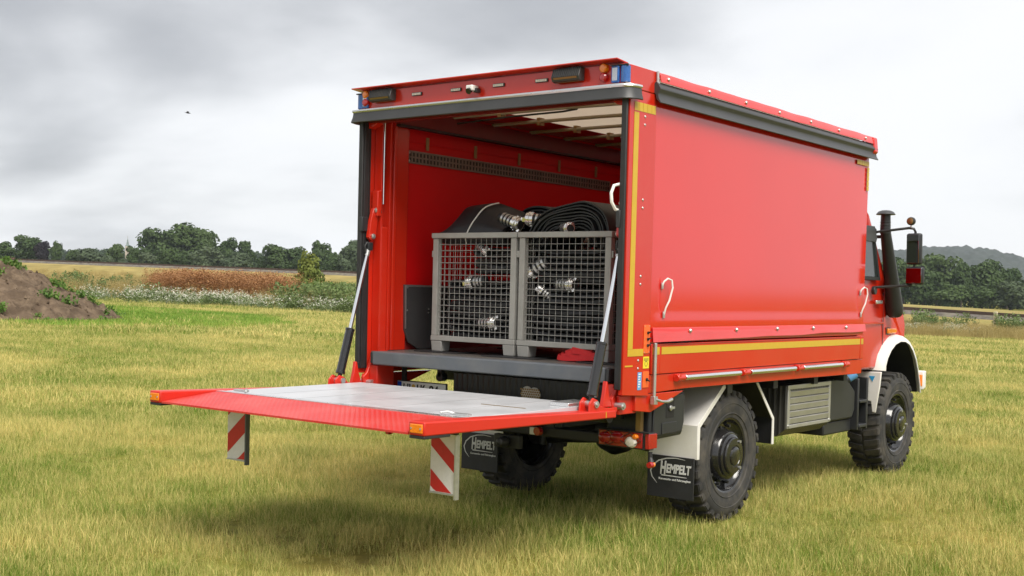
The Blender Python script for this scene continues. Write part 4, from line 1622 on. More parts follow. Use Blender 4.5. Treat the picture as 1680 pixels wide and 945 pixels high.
# ---- roof edge rail over the curtain
for s in (1, -1):
    mb = MB()
    pr = [(1.246, 3.160), (1.262, 3.174), (1.272, 3.172), (1.298, 3.128), (1.296, 3.120), (1.284, 3.106), (1.281, 3.085), (1.287, 3.060), (1.304, 3.034), (1.298, 3.029), (1.270, 3.06), (1.262, 3.09), (1.246, 3.11)]
    mb.prism([(s * q[0], q[1]) for q in pr], 'y', .292, 4.165)
    rr = mb.build('roof_rail', 'rubber_grey', T, angle=50)
    mb = MB()
    from mathutils import noise as mn
    vs, fs = [], []
    n = 60
    for i in range(n + 1):
        y = .325 + (4.12 - .325) * i / n
        wv = mn.noise(Vector((y * 3.1, 2, 4))) * .005
        for (x, z) in ((1.20, 3.236), (1.262 + wv, 3.240 + wv), (1.278 + wv, 3.215), (1.285 + wv, 3.174 + wv), (1.281 + wv, 3.173 + wv), (1.26, 3.222), (1.20, 3.226)):
            vs.append((s * x, y, z))
    for i in range(n):
        for k in range(7):
            fs.append((i * 7 + k, (i + 1) * 7 + k, (i + 1) * 7 + (k + 1) % 7, i * 7 + (k + 1) % 7))
    fs += [tuple(range(7)), tuple(range(n * 7, n * 7 + 7))]
    mb.add(vs, fs)
    fl_ = mb.build('roof_flap', 'red_curtain', T, angle=50)
    for yb in (.42, .99, 1.56, 2.13, 2.72, 3.30, 3.90):
        mb = MB(); mb.lathe([(0, .010), (.008, .008), (.013, .002), (.013, -.004)], 12, 'x', (1.283, yb, 3.205))
        mb.v = [(s * v[0], v[1], v[2]) for v in mb.v]
        mb.build('button', 'zinc', fl_)
    # red end piece wrapped round the front of the rail
    mb = MB(); mb.prism([(s * 1.245, 3.05), (s * 1.300, 3.10), (s * 1.292, 3.18), (s * 1.285, 3.236), (s * 1.2, 3.240), (s * 1.2, 3.05)], 'y', 4.085, 4.17)
    mb.build('flap_end', 'red_curtain', fl_, 0.01)
    mb = MB(); mb.cyl((s * 1.262, .312, 3.16), (s * 1.262, .312, 3.245), .010, n=10)
    mb.cyl((s * 1.262, .312, 3.15), (s * 1.262, .312, 3.175), .016, n=10)
    mb.build('roller_pin', 'zinc', rr)

# ---- dropside boards and lower frame
for s in (1, -1):
    def sb(name, m_, par, bev, x0, x1, *r):
        a, b_ = sorted((s * x0, s * x1))
        return B(name, m_, par, bev, b=(a, b_, *r))
    ds = sb('dropside', 'red_paint', T, .004, 1.222, 1.247, .47, 4.03, 1.190, 1.400)
    for (ya, yb) in ((.36, .466), (4.034, 4.10)):
        dp = sb('dropside_post', 'red_paint', T, .004, 1.222, 1.249, ya, yb, 1.19, 1.40)
        if s > 0:
            B('reflective_tape', 'yellow_tape', dp, b=(1.2492, 1.2512, ya + .012, yb - .006, 1.326, 1.377))
    if s > 0:
        B('reflective_tape', 'yellow_tape', ds, b=(1.2472, 1.2492, .492, 4.022, 1.326, 1.377))
    sb('panel_groove', 'red_dark', ds, 0, 1.2465, 1.2478, .48, 4.02, 1.388, 1.392)
    mb = MB()
    pr = [(.33, 1.06), (.86, 1.072), (4.10, 1.052), (4.10, 1.186), (.33, 1.186)]
    mb.prism(pr, 'x', s * 1.205, s * 1.240)
    sf = mb.build('side_frame', 'red_paint', T, .004)
    mb = MB()
    mb.prism([(.19, 1.062), (.33, 1.058), (.838, 1.056), (.60, .985), (.387, .927), (.19, .948)], 'x', s * 1.19, s * 1.236)
    mb.build('frame_bracket', 'red_paint', T, .004)
    # chrome step tubes with hinge knobs
    for (ya, yb) in ((.80, 1.64), (1.815, 2.62), (2.78, 3.59)):
        mb = MB(); mb.cyl((s * 1.262, ya, 1.153), (s * 1.262, yb, 1.153), .0205, n=16)
        stp = mb.build('latch_tube', 'chrome', sf, .003)
    for ya in (.72, 1.72, 2.695, 3.66):
        mb = MB(); mb.cyl((s * 1.241, ya - .02, 1.157), (s * 1.285, ya - .02, 1.157), .028, .022, 12)
        mb.cyl((s * 1.262, ya - .045, 1.153), (s * 1.262, ya + .06, 1.153), .026, n=12)
        mb.build('hinge_knob', 'red_paint', sf, .003)
    # vertical locking rod with lever
    mb = MB(); mb.cyl((s * 1.268, .376, 1.02), (s * 1.268, .376, 1.405), .0125, n=12)
    mb.box(*sorted((s * 1.252, s * 1.285)), .355, .40, .985, 1.04)
    lr = mb.build('locking_rod', 'zinc', T, .002)
    mb = MB(); mb.tube([(s * 1.28, .38, 1.02), (s * 1.30, .43, 1.005), (s * 1.302, .50, 1.0), (s * 1.30, .56, 1.012)], [.010, .009, .012, .013], 10)
    mb.build('lever', 'zinc', lr)

# ---- tail lift platform
mb = MB()
yr, yf = -1.92, -0.03
def pz(y):                       # the deck falls slightly towards the truck
    return 0.967 + (1.021 - 0.967) * (y - yf) / (yr - yf)
ym = -1.47
zd = 1.0
mb.hexa([(-1.11, ym, zd - .075), (1.11, ym, zd - .075), (1.11, yf - .05, zd - .06), (-1.11, yf - .05, zd - .06),
         (-1.11, ym, zd), (1.11, ym, zd), (1.11, yf - .05, zd), (-1.11, yf - .05, zd)])
deck = mb.build('tail_lift_platform', 'alu_deck', T, 0.002)
# deck plank lines
for x in (-.74, -.37, 0.0, .37, .74):
    mb = MB(); mb.hexa([(x - .002, ym + .03, zd - .0005), (x + .002, ym + .03, zd - .0005), (x + .002, yf - .07, zd - .0005), (x - .002, yf - .07, zd - .0005),
                        (x - .002, ym + .03, zd + .001), (x + .002, ym + .03, zd + .001), (x + .002, yf - .07, zd + .001), (x - .002, yf - .07, zd + .001)])
    mb.build('plank_joint', 'zinc', deck)
mb = MB()
mb.hexa([(-1.11, ym - .002, zd + .0005), (1.11, ym - .002, zd + .0005), (1.11, ym + .06, zd + .0005), (-1.11, ym + .06, zd + .0005),
         (-1.11, ym - .002, zd + .004), (1.11, ym - .002, zd + .004), (1.11, ym + .06, zd + .003), (-1.11, ym + .06, zd + .003)])
mb.build('edge_strip', 'alu_trim', deck)
mb = MB()
zr = pz(yr)
mb.hexa([(-1.105, yr + .005, zr - .078), (1.105, yr + .005, zr - .078), (1.105, ym - .003, zd - .06), (-1.105, ym - .003, zd - .06),
         (-1.105, yr + .005, zr - .066), (1.105, yr + .005, zr - .066), (1.105, ym - .003, zd), (-1.105, ym - .003, zd)])
mb.build('loading_ramp', 'ramp_tread', deck)
for s in (1, -1):
    a, b_ = s * 1.113, s * 1.230
    x0, x1 = min(a, b_), max(a, b_)
    mb = MB()
    mb.hexa([(x0, yr, zr - .078), (x1, yr, zr - .078), (x1, yf, pz(yf) - .050), (x0, yf, pz(yf) - .050),
             (x0, yr, zr), (x1, yr, zr), (x1, yf, pz(yf)), (x0, yf, pz(yf))])
    rail = mb.build('side_rail', 'red_plate', deck, 0.008)
    xc = (x0 + x1) / 2
    mb = MB(); mb.box(xc - .046, xc + .046, yr - .006, yr + .02, zr - .064, zr - .014)
    mb.build('marker_lamp', 'amber_lens', deck, 0.004)
    mb = MB()
    for k in (-1, 1):
        mb.cyl((xc + k * .034, yr - .009, zr - .038), (xc + k * .034, yr - .005, zr - .038), .006, n=8)
    mb.build('lamp_screw', 'zinc', deck)
    mb = MB(); mb.box(xc - .055, xc + .055, yr + .002, yr + .22, zr - .095, zr - .0785)
    mb.build('rail_foot', 'rubber_black', deck, .003)
    # folding catches on the deck
    mb = MB(); c = (s * 1.0, ym + .13, zd + .001)
    mb.box(c[0] - .06, c[0] + .06, c[1] - .02, c[1] + .02, c[2], c[2] + .012)
    mb.tube([(c[0] - .05 * s, c[1] - .01, c[2] + .008), (c[0] - .09 * s, c[1] - .03, c[2] + .018), (c[0] - .12 * s, c[1] - .06, c[2] + .012)], .009, 8)
    mb.build('deck_catch', 'zinc', deck, .002)
mb = MB(); y = -.30
mb.box(.95, 1.10, -.40, -.13, zd + .0005, zd + .026); mb.build('cover_plate', 'alu_trim', deck, .004)
mb = MB(); mb.box(.62, .98, -.705, -.695, zd + .0005, zd + .003); mb.build('deck_slot', 'bronze', deck)
B('yellow_mark', 'yellow_tape', deck, b=(1.2302, 1.2315, -.158, -.150, pz(-.15) - .045, pz(-.15) - .004))

# hinge brackets
for s in (1, -1):
    mb = MB()
    ear = [(-.33, .965), (-.325, 1.03), (-.285, 1.062), (-.235, 1.045), (-.20, 1.005), (-.12, .985), (.0, .985), (.0, .955), (-.33, .955)]
    mb.prism(ear, 'x', s * 1.128, s * 1.142)
    mb.prism(ear, 'x', s * 1.202, s * 1.216)
    hb = mb.build('hinge_bracket', 'red_plate', T, 0.004)
    mb = MB(); mb.cyl((s * 1.118, -.255, 1.018), (s * 1.226, -.255, 1.018), .023, n=14); mb.cyl((s * 1.226, -.255, 1.018), (s * 1.234, -.255, 1.018), .014, n=8)
    mb.build('hinge_pin', 'zinc', hb)
    mb = MB(); mb.prism([(-.13, .99), (-.02, .985), (-.055, 1.07), (-.075, 1.155), (-.092, 1.16), (-.105, 1.08)], 'x', s * 1.155, s * 1.185)
    mb.build('stop_fin', 'red_plate', hb, .004)
    mb = MB(); mb.prism([(-.01, .985), (.03, .945), (.13, .945), (.13, 1.22), (.10, 1.225), (.07, 1.15), (.03, 1.07), (-.01, 1.04)], 'x', s * 1.148, s * 1.178)
    mb.build('lift_arm', 'red_plate', hb, .005)
    mb = MB(); mb.cyl((s * 1.10, .04, .99), (s * 1.238, .04, .99), .026, n=14); mb.cyl((s * 1.238, .04, .99), (s * 1.248, .04, .99), .015, n=8)
    mb.build('hinge_pin', 'zinc', hb)
    B('arm_foot', 'red_plate', hb, .006, b=(*sorted((s * 1.08, s * 1.215)), .02, .24, .928, 1.058) if False else (min(s * 1.185, s * 1.212), max(s * 1.185, s * 1.212), .03, .24, .93, 1.058))
    B('arm_block', 'red_plate', hb, .006, b=(min(s * 1.06, s * 1.147), max(s * 1.06, s * 1.147), .05, .24, .93, 1.13))
# cross tube of the lift
mb = MB(); mb.cyl((-1.06, .15, .90), (1.06, .15, .90), .045, n=18)
mb.build('lift_cross_tube', 'black_metal', T)

# red and white warning flags under the platform
for s in (1, -1):
    fy, x0, w_, z0, z1 = -1.42, s * .935 - .098, .196, .545, .895
    root = B('warning_flag', 'flag_white', deck, .002, b=(x0, x0 + w_, fy - .006, fy + .006, z0, z1))
    # diagonal red bands, flat sheeting on the plate
    bw, per, ofs = (.100, .2375, .0375) if s > 0 else (.130, .255, .035)
    for k in range(-2, 5):
        c0 = z0 + ofs + k * per
        # band between lines z = c0 + slope*(x - x0) and + bw
        sl_ = -0.80 if s > 0 else 0.84
        def zl(x, c): return c + sl_ * (x - x0)
        poly = []
        xs_ = np.linspace(x0 + .004, x0 + w_ - .004, 9)
        lo = [(x, min(z1 - .003, max(z0 + .004, zl(x, c0)))) for x in xs_]
        hi = [(x, min(z1 - .003, max(z0 + .004, zl(x, c0 + bw)))) for x in xs_]
        q = MB()
        for i in range(8):
            if max(hi[i][1] - lo[i][1], hi[i + 1][1] - lo[i + 1][1]) < 1e-4: continue
            q.add([(lo[i][0], fy - .0075, lo[i][1]), (lo[i + 1][0], fy - .0075, lo[i + 1][1]), (hi[i + 1][0], fy - .0075, hi[i + 1][1]), (hi[i][0], fy - .0075, hi[i][1]),
                   (lo[i][0], fy - .0062, lo[i][1]), (lo[i + 1][0], fy - .0062, lo[i + 1][1]), (hi[i + 1][0], fy - .0062, hi[i + 1][1]), (hi[i][0], fy - .0062, hi[i][1])],
                  [(0, 1, 2, 3), (0, 4, 5, 1), (3, 2, 6, 7)])
        if q.f:
            rb = q.build('flag_stripe', 'flag_red', deck, fix=True)
    B('flag_edge', 'zinc', deck, .001, b=(x0 - .004, x0 + w_ + .004, fy - .010, fy + .010, z0 - .010, z0 - .0005))
    B('flag_edge', 'zinc' if s > 0 else 'sill_grey', deck, .001, b=(x0 + w_ + .0005, x0 + w_ + .014, fy - .02, fy + .014, z0 - .03, z1))
    B('flag_hinge', 'black_metal', deck, .002, b=(x0, x0 + w_, fy - .02, fy + .02, z1 + .0005, z1 + .035))

# ---- chassis
for s in (1, -1):
    mb = MB()
    mb.box(*sorted((s * .36, s * .44)), .45, 6.1, .74, .98)
    mb.build('chassis_rail', 'black_metal', T, .006)
for y in (.5, 1.3, 2.4, 3.3, 4.3, 5.9):
    B('cross_member', 'black_metal', b=(-.3595, .3595, y - .05, y + .05, .78, .93))
for i, y in enumerate((.9, 1.7, 2.5, 3.3, 3.95)):
    B('subframe_beam', 'black_metal', b=(-1.15, 1.15, y - .04, y + .04, .985, 1.149))
mb = MB()
mb.box(-.52, 1.02, .34, .40, .86, 1.10)
mb.build('underrun_board', 'black_tread', T, .006)
mb = MB(); mb.box(-.78, .78, .44, .54, .665, .74); mb.build('underrun_bar', 'black_metal', T, .01)
for x in (-.34, .34):
    B('underrun_bar_arm', 'black_metal', b=(x - .04, x + .04, .44, .52, .7405, .859))
mb = MB()
mb.lathe([(.0, -.012), (.045, -.010), (.055, 0.0), (0, 0)], 20, 'y', (.20, .339, .985))
mb.lathe([(.0, -.012), (.045, -.010), (.055, 0.0), (0, 0)], 20, 'y', (.27, .339, .980))
rl = mb.build('reversing_lamp', 'clear_lens', T)
mb = MB()
for k in range(-4, 5):
    for j in range(-2, 3):
        mb.cyl((.235 + k * .02 + (j % 2) * .01, .324, .983 + j * .017), (.235 + k * .02 + (j % 2) * .01, .329, .983 + j * .017), .0075, n=6)
mb.build('honeycomb', 'bronze', rl)
# number plate
pl = B('number_plate', 'plate_white', T, .003, b=(-1.075, -.565, .300, .306, .885, .998))
B('plate_frame', 'black_plastic', pl, b=(-1.082, -.558, .3062, .318, .878, 1.005))
B('country_band', 'plate_blue', pl, b=(-1.072, -1.030, .2975, .2998, .888, .995))
text_obj('HI', .1, 'letter_black', pl, (-1.008, .298, .905), height=.076, width=.075, bold=.002)
mb = MB(); mb.cyl((-.900, .2985, .962), (-.900, .2999, .962), .019, n=18); mb.build('seal', 'gold_seal', pl)
mb = MB(); mb.cyl((-.900, .2985, .918), (-.900, .2999, .918), .019, n=18); mb.build('seal', 'gold_seal', pl)
text_obj('LK', .1, 'letter_black', pl, (-.862, .298, .905), height=.076, width=.092, bold=.002)
text_obj('84', .1, 'letter_black', pl, (-.735, .298, .905), height=.076, width=.098, bold=.002)
B('plate_bracket', 'black_metal', b=(-1.05, -1.01, .319, .34, .95, 1.1345))
mb = MB(); mb.cyl((-.72, .40, 1.045), (-.72, .46, 1.045), .035, n=12); mb.box(-.735, -.70, .40, .44, 1.05, 1.1345)
mb.build('air_valve', 'black_plastic', T)
# tail lamps
for s in (1, -1):
    tl = empty('tail_lamp', (s * .108, -.185, .155), 0, T); tl.scale = (1, 1, .80)
    x0, x1 = sorted((s * .70, s * 1.13))
    B('housing', 'black_plastic', tl, .006, b=(x0, x1, .57, .63, .632, .785))
    def tb(m_, a, b_, z0, z1, nm='lens'):
        xx = sorted((s * a, s * b_))
        B(nm, m_, tl, .004, b=(xx[0], xx[1], .560, .5695, z0, z1))
    tb('red_lens', .715, 1.075, .645, .775, 'lens_plate')
    for (xc, zc, rr_, m_) in ((.765, .71, .050, 'red_lens'), (.868, .718, .054, 'red_lens'), (.985, .690, .048, 'clear_lens'), (1.02, .742, .026, 'amber_lens')):
        mb = MB(); mb.lathe([(0, -.020), (rr_ * .7, -.017), (rr_, -.006), (rr_ * 1.03, 0.0)], 20, 'y', (s * xc, .5598, zc)); mb.build('lens', m_, tl)
    xx = sorted((s * 1.10, s * 1.132)); B('lens', 'red_lens', tl, .004, b=(xx[0], xx[1], .558, .668, .645, .775))
    mb = MB()
    mb.tube([(s * .715, .552, .71), (s * .80, .548, .775), (s * .89, .547, .71), (s * .98, .548, .775), (s * 1.07, .552, .71), (s * .98, .548, .645), (s * .89, .547, .71), (s * .80, .548, .645), (s * .715, .552, .71)], .004, 6)
    mb.tube([(s * .705, .552, .787), (s * 1.135, .552, .787)], .006, 6)
    mb.build('lamp_guard', 'black_metal', tl)
    mb = MB(); mb.box(*sorted((s * 1.00, s * 1.04)), .59, .628, .7855, .98); mb.build('lamp_bracket', 'bronze', tl)
    mb = MB(); mb.tube([(s * 1.118, .60, .640), (s * 1.122, .60, .60), (s * 1.135, .592, .565)], [.018, .014, .022], 10)
    rm = mb.build('rubber_marker_arm', 'rubber_black', T); rm.location = (s * .108, -.185, .010)
    mb = MB(); mb.cyl((s * 1.138, .585, .553), (s * 1.138, .555, .553), .024, .02, 12); mb.build('lens', 'red_lens', rm)
    mb = MB(); mb.cyl((s * 1.138, .586, .553), (s * 1.138, .612, .553), .024, .02, 12); mb.build('lens', 'amber_lens', rm)
mb = MB(); mb.cyl((.27, .41, .708), (.27, .375, .708), .034, .03, 14)
fg = mb.build('fog_lamp', 'red_lens', T); B('housing', 'white_plastic', fg, .004, b=(.20, .245, .38, .418, .68, .735))
mb = MB(); mb.box(-.12, .12, .36, .41, .56, .66); mb.lathe([(0, -.10), (.03, -.09), (.045, -.02), (.03, 0)], 14, 'y', (0, .36, .61)); mb.build('tow_coupling', 'black_metal', T, .006)

# ---- axles
for y in (1.79, 5.40):
    mb = MB()
    mb.tube([(-.80, y, .50), (-.45, y, .52), (0, y, .56), (.45, y, .52), (.80, y, .50)], [.11, .085, .085, .085, .11], 14)
    mb.lathe([(.05, -.17), (.15, -.12), (.19, 0), (.15, .12), (.05, .17)], 16, 'x', (.05, y, .57))
    mb.build('axle', 'black_metal', T)
    for s in (1, -1):
        mb = MB()
        mb.tube([(s * .52 + .055 * cos(a), y + .10 + .055 * sin(a), .56 + a * .0125) for a in np.linspace(0, 2 * pi * 5, 61)], .013, 6)
        mb.build('coil_spring', 'black_metal', T)
        mb = MB(); mb.cyl((s * .60, y - .16, .42), (s * .56, y - .10, .95), .035, n=12); mb.build('shock_absorber', 'black_metal', T)
mb = MB(); mb.cyl((0, 1.9, .60), (0, 3.2, .68), .05, n=12); mb.build('drive_shaft', 'black_metal', T)
B('gearbox', 'black_metal', bevel=.04, b=(-.28, .28, 3.2, 4.2, .50, .86))


# ---- wheels
def make_wheel():
    w = empty('wheel', (0, 0, 0), 0, T)
    R, hw = 0.520, 0.165
    mb = MB()
    prof = [(.285, -hw + .035), (.300, -hw + .012), (.36, -hw), (.42, -hw - .004), (.462, -hw + .006), (.485, -hw + .022), (.494, -hw + .04),
            (.497, 0), (.494, hw - .04), (.485, hw - .022), (.462, hw - .006), (.42, hw + .004), (.36, hw), (.300, hw - .012), (.285, hw - .035), (.275, 0), (.285, -hw + .035)]
    mb.lathe(prof, 64, 'x')
    # moulded ring on each sidewall
    for s in (1, -1):
        mb.lathe([(.405, s * (hw + .002)), (.412, s * (hw + .007)), (.420, s * (hw + .002))], 64, 'x')
        mb.lathe([(.325, s * (hw - .008)), (.332, s * (hw + .001)), (.340, s * (hw - .005))], 64, 'x')
    n = 30
    for s in (1, -1):
        for i in range(n):
            t = 2 * pi * (i + (0.5 if s < 0 else 0)) / n
            dt = 2 * pi / n * 0.30
            pts = []
            for (x, r, tt) in ((s * .008, .492, t + .05 - dt), (s * .008, .492, t + .05 + dt), (s * (hw - .004), .47, t + dt * 1.05), (s * (hw - .004), .47, t - dt * 1.05),
                               (s * .012, R, t + .05 - dt * .85), (s * .012, R, t + .05 + dt * .85), (s * (hw - .012), R - .006, t + dt * .92), (s * (hw - .012), R - .006, t - dt * .92)):
                pts.append((x, r * cos(tt), r * sin(tt)))
            mb.hexa(pts)
            # shoulder lug down the sidewall
            pts = []
            for (x, r, tt) in ((s * (hw - .03), .468, t - dt * .7), (s * (hw - .03), .468, t + dt * .7), (s * (hw - .001), .468, t + dt * .6), (s * (hw - .001), .468, t - dt * .6),
                               (s * (hw - .03), R - .008, t - dt * 1.0), (s * (hw - .03), R - .008, t + dt * 1.0), (s * (hw - .004), R - .014, t + dt * .9), (s * (hw - .004), R - .014, t - dt * .9)):
                pts.append((x, r * cos(tt), r * sin(tt)))
            mb.hexa(pts)
    mb.build('tyre', 'tyre_rubber', w, angle=38)
    mb = MB()
    mb.lathe([(.27, -hw + .03), (.290, -hw + .02), (.285, -.10), (.25, -.08), (.25, .06), (.292, hw - .045), (.302, hw - .026), (.298, hw - .018), (.284, hw - .022), (.272, hw - .055),
              (.250, hw - .075), (.222, hw - .082), (.205, hw - .060), (.196, hw - .020), (.186, hw - .006), (.175, hw - .004), (0.02, hw - .004)], 48, 'x')
    mb.build('rim', 'black_gloss', w, angle=30)
    mb = MB()
    mb.lathe([(.172, hw - .006), (.170, hw + .010), (.160, hw + .018), (.148, hw + .020), (.146, hw + .034), (.138, hw + .042), (.088, hw + .046), (.084, hw + .040), (.076, hw + .040), (.072, hw + .050), (.060, hw + .054), (0, hw + .055)], 40, 'x')
    hub = mb.build('hub', 'black_gloss', w, angle=30)
    for i in range(10):
        t = 2 * pi * i / 10
        mb = MB(); mb.cyl((hw - .075, .236 * cos(t), .236 * sin(t)), (hw - .045, .236 * cos(t), .236 * sin(t)), .013, n=6)
        mb.build('wheel_nut', 'black_metal', w)
    mb = MB()
    for t in (1.0, 5.4): mb.cyl((hw + .03, .128 * cos(t), .128 * sin(t)), (hw + .055, .128 * cos(t), .128 * sin(t)), .013, n=8)
    mb.build('hub_plug', 'zinc', w)
    return w


W0 = make_wheel()
for i, (s, y) in enumerate(((1, 1.79), (-1, 1.79), (1, 5.40), (-1, 5.40))):
    w = W0 if i == 0 else copy_tree(W0, T)
    w.location = (s * .955, y, .487)
    w.rotation_euler = (0.37 * i, 0, pi if s < 0 else 0)

# ---- rear mudguards, mud flaps
for s in (1, -1):
    def strip(pts, x0, x1, t, name, m_, bev=.003):
        """a bent sheet following (y, z) points, thickness t outward"""
        mb = MB()
        n = len(pts)
        out = []
        for i, p in enumerate(pts):
            a = Vector(pts[max(i - 1, 0)]); b_ = Vector(pts[min(i + 1, n - 1)])
            d = (b_ - a).normalized(); nn = Vector((-d.y, d.x))
            out.append((p[0] + nn.x * t, p[1] + nn.y * t))
        mb.prism(list(pts) + out[::-1], 'x', s * x0, s * x1)
        return mb.build(name, m_, T, bev)
    mg = strip([(1.235, .505), (1.235, .76), (1.62, 1.045)], .72, 1.135, .006, 'mudguard', 'white_paint')
    mb = MB()      # folded outer flange
    mb.prism([(1.229, .505), (1.27, .505), (1.27, .745), (1.655, 1.03), (1.645, 1.052), (1.612, 1.052), (1.229, .768)], 'x', s * 1.1352, s * 1.139)
    mb.build('flange', 'white_paint', mg, .002)
    mg2 = strip([(2.215, 1.045), (2.52, .735), (2.525, .515)], .72, 1.12, .006, 'mudguard', 'black_metal')
    mb = MB()
    mb.prism([(2.19, 1.045), (2.225, 1.045), (2.535, .737), (2.540, .515), (2.505, .515), (2.505, .722)], 'x', s * 1.121, s * 1.130)
    mb.build('flange', 'white_paint', mg2, .002)
    strip([(1.64, 1.046), (2.20, 1.046)], .72, 1.12, .004, 'mudguard_top', 'black_metal', 0)
    # mud flap with lettering
    x0, x1 = sorted((s * .725, s * 1.13)) if s > 0 else (-1.155, -.755)
    fl_ = B('mud_flap', 'rubber_black', T, .003, b=(x0, x1, 1.205, 1.217, .195, .515))
    text_obj('H', .1, 'letter_grey', fl_, (x0 + .115, 1.2035, .372), height=.104, width=.052, shear=.12, bold=.0035)
    text_obj('EMPELT', .1, 'letter_grey', fl_, (x0 + .168, 1.2035, .386), height=.070, width=.215, shear=.12, bold=.0035)
    mb = MB()
    mb.hexa([(x0 + .125, 1.2025, .362), (x0 + .345, 1.2025, .362), (x0 + .345, 1.2045, .362), (x0 + .125, 1.2045, .362),
             (x0 + .125, 1.2025, .370), (x0 + .345, 1.2025, .366), (x0 + .345, 1.2045, .366), (x0 + .125, 1.2045, .370)])
    mb.build('underline', 'letter_grey', fl_)
    text_obj('Karosserie- und Fahrzeugbau', .03, 'letter_grey', fl_, (x0 + .105, 1.2035, .325), height=.022, width=.275, bold=.0006)
    mb = MB()
    arc = [(x0 + .33, .497), (x0 + .25, .505), (x0 + .17, .497), (x0 + .10, .475), (x0 + .05, .435), (x0 + .03, .39), (x0 + .045, .345), (x0 + .09, .300)]
    n = len(arc); wv = [.0012, .003, .0042, .0050, .0056, .0054, .0042, .0012]
    for i in range(n - 1):
        (xa, za), (xb, zb) = arc[i], arc[i + 1]
        def nr(i):
            a = Vector(arc[max(i - 1, 0)]); b_ = Vector(arc[min(i + 1, n - 1)]); d = (b_ - a).normalized(); return Vector((-d.y, d.x)) * wv[i]
        na, nb = nr(i), nr(i + 1)
        mb.add([(xa - na.x, 1.2032, za - na.y), (xb - nb.x, 1.2032, zb - nb.y), (xb + nb.x, 1.2032, zb + nb.y), (xa + na.x, 1.2032, za + na.y)], [(0, 1, 2, 3)])
    mb.build('swoosh', 'letter_grey', fl_, fix=False)
    if s < 0:
        continue
    # stowage box behind the wheel
    xa, xb = sorted((s * .82, s * 1.20))
    mb = MB(); mb.prism([(.47, .715), (.915, .725), (.945, .80), (.945, 1.050), (.62, 1.050), (.50, .995), (.47, .93)], 'x', s * .82, s * 1.185)
    sbx = mb.build('stowage_box', 'black_plastic', T, .02, seg=3)
    mb = MB(); mb.prism([(.495, .745), (.89, .755), (.915, .82), (.915, 1.030), (.66, 1.030), (.53, .985), (.495, .92)], 'x', s * 1.1852, s * 1.200)
    lid = mb.build('lid', 'black_plastic', sbx, .008)
    B('latch_recess', 'slot_dark', sbx, .002, b=(*sorted((s * 1.2002, s * 1.2025)), .655, .765, .865, 1.00))
    mb = MB(); mb.cyl((s * 1.2026, .71, .935), (s * 1.212, .71, .935), .020, n=14); mb.box(*sorted((s * 1.2122, s * 1.222)), .68, .745, .928, .945); mb.build('latch', 'zinc', sbx, .002)
    B('lid_panel', 'black_plastic', sbx, .006, b=(*sorted((s * 1.2001, s * 1.206)), .60, .80, .755, .835))

# ---- louvred steel box, tank and step on the right side; plain tank on the left
mb = MB()
mb.prism([(.62, .93), (.62, .62), (.80, .545), (1.02, .545), (1.105, .61), (1.105, .985), (.62, .985)], 'y', 2.80, 3.70)
lb = mb.build('equipment_box', 'steel_tread', T, .004)
mb = MB(); mb.box(1.1052, 1.122, 2.805, 3.70, .955, .992); mb.build('box_rim', 'steel_louvre', lb, .003)
fr = MB()
fr.box(1.1052, 1.122, 2.805, 2.85, .62, .9545); fr.box(1.1052, 1.122, 3.66, 3.70, .62, .9545); fr.box(1.1052, 1.122, 2.8505, 3.6595, .62, .65)
fr.build('door_frame', 'steel_louvre', lb, .003)
for k in range(5):
    z0 = .655 + k * .058
    mb = MB(); mb.prism([(1.1052, z0), (1.117, z0 + .004), (1.1245, z0 + .050), (1.1052, z0 + .055)], 'y', 2.853, 3.657)
    mb.build('louvre', 'steel_louvre', lb, .002)
for yy in (2.825, 3.68):
    mb = MB(); mb.cyl((1.122, yy, .64), (1.130, yy, .64), .012, n=10); mb.build('bolt', 'zinc', lb)
mb = MB(); mb.cyl((1.03, 3.30, 1.005), (1.09, 3.30, 1.005), .030, .024, 12); mb.build('side_marker', 'amber_lens', T)
mb = MB(); mb.prism([(3.78, .60), (4.36, .60), (4.42, .68), (4.42, .86), (4.20, 1.00), (3.78, 1.00)], 'x', .55, 1.06)
tk = mb.build('fuel_tank', 'black_plastic', T, .02, seg=3)
mb = MB(); mb.cyl((1.03, 4.28, .985), (1.09, 4.33, 1.035), .045, n=16); mb.build('filler_cap', 'blue_label', tk)
mb = MB(); mb.cyl((1.0, 4.24, .95), (1.03, 4.28, .985), .05, n=16); mb.build('filler_neck', 'black_plastic', tk)
mb = MB()
for (ya, yb, za, zb) in ((4.44, 4.475, .48, .98), (4.66, 4.70, .48, .98)):
    mb.box(.80, 1.08, ya, yb, za, zb)
mb.box(.80, 1.09, 4.4755, 4.6595, .50, .535); mb.box(.80, 1.09, 4.4755, 4.6595, .74, .77); mb.box(.80, .83, 4.4755, 4.6595, .5355, .7395)
mb.build('cab_step', 'black_plastic', T, .008)
B('battery_box', 'black_plastic', bevel=.015, b=(.50, 1.02, 3.80, 4.43, .47, .595))
B('fuel_tank', 'black_plastic', bevel=.03, b=(-1.06, -.55, 2.9, 4.3, .50, .98))

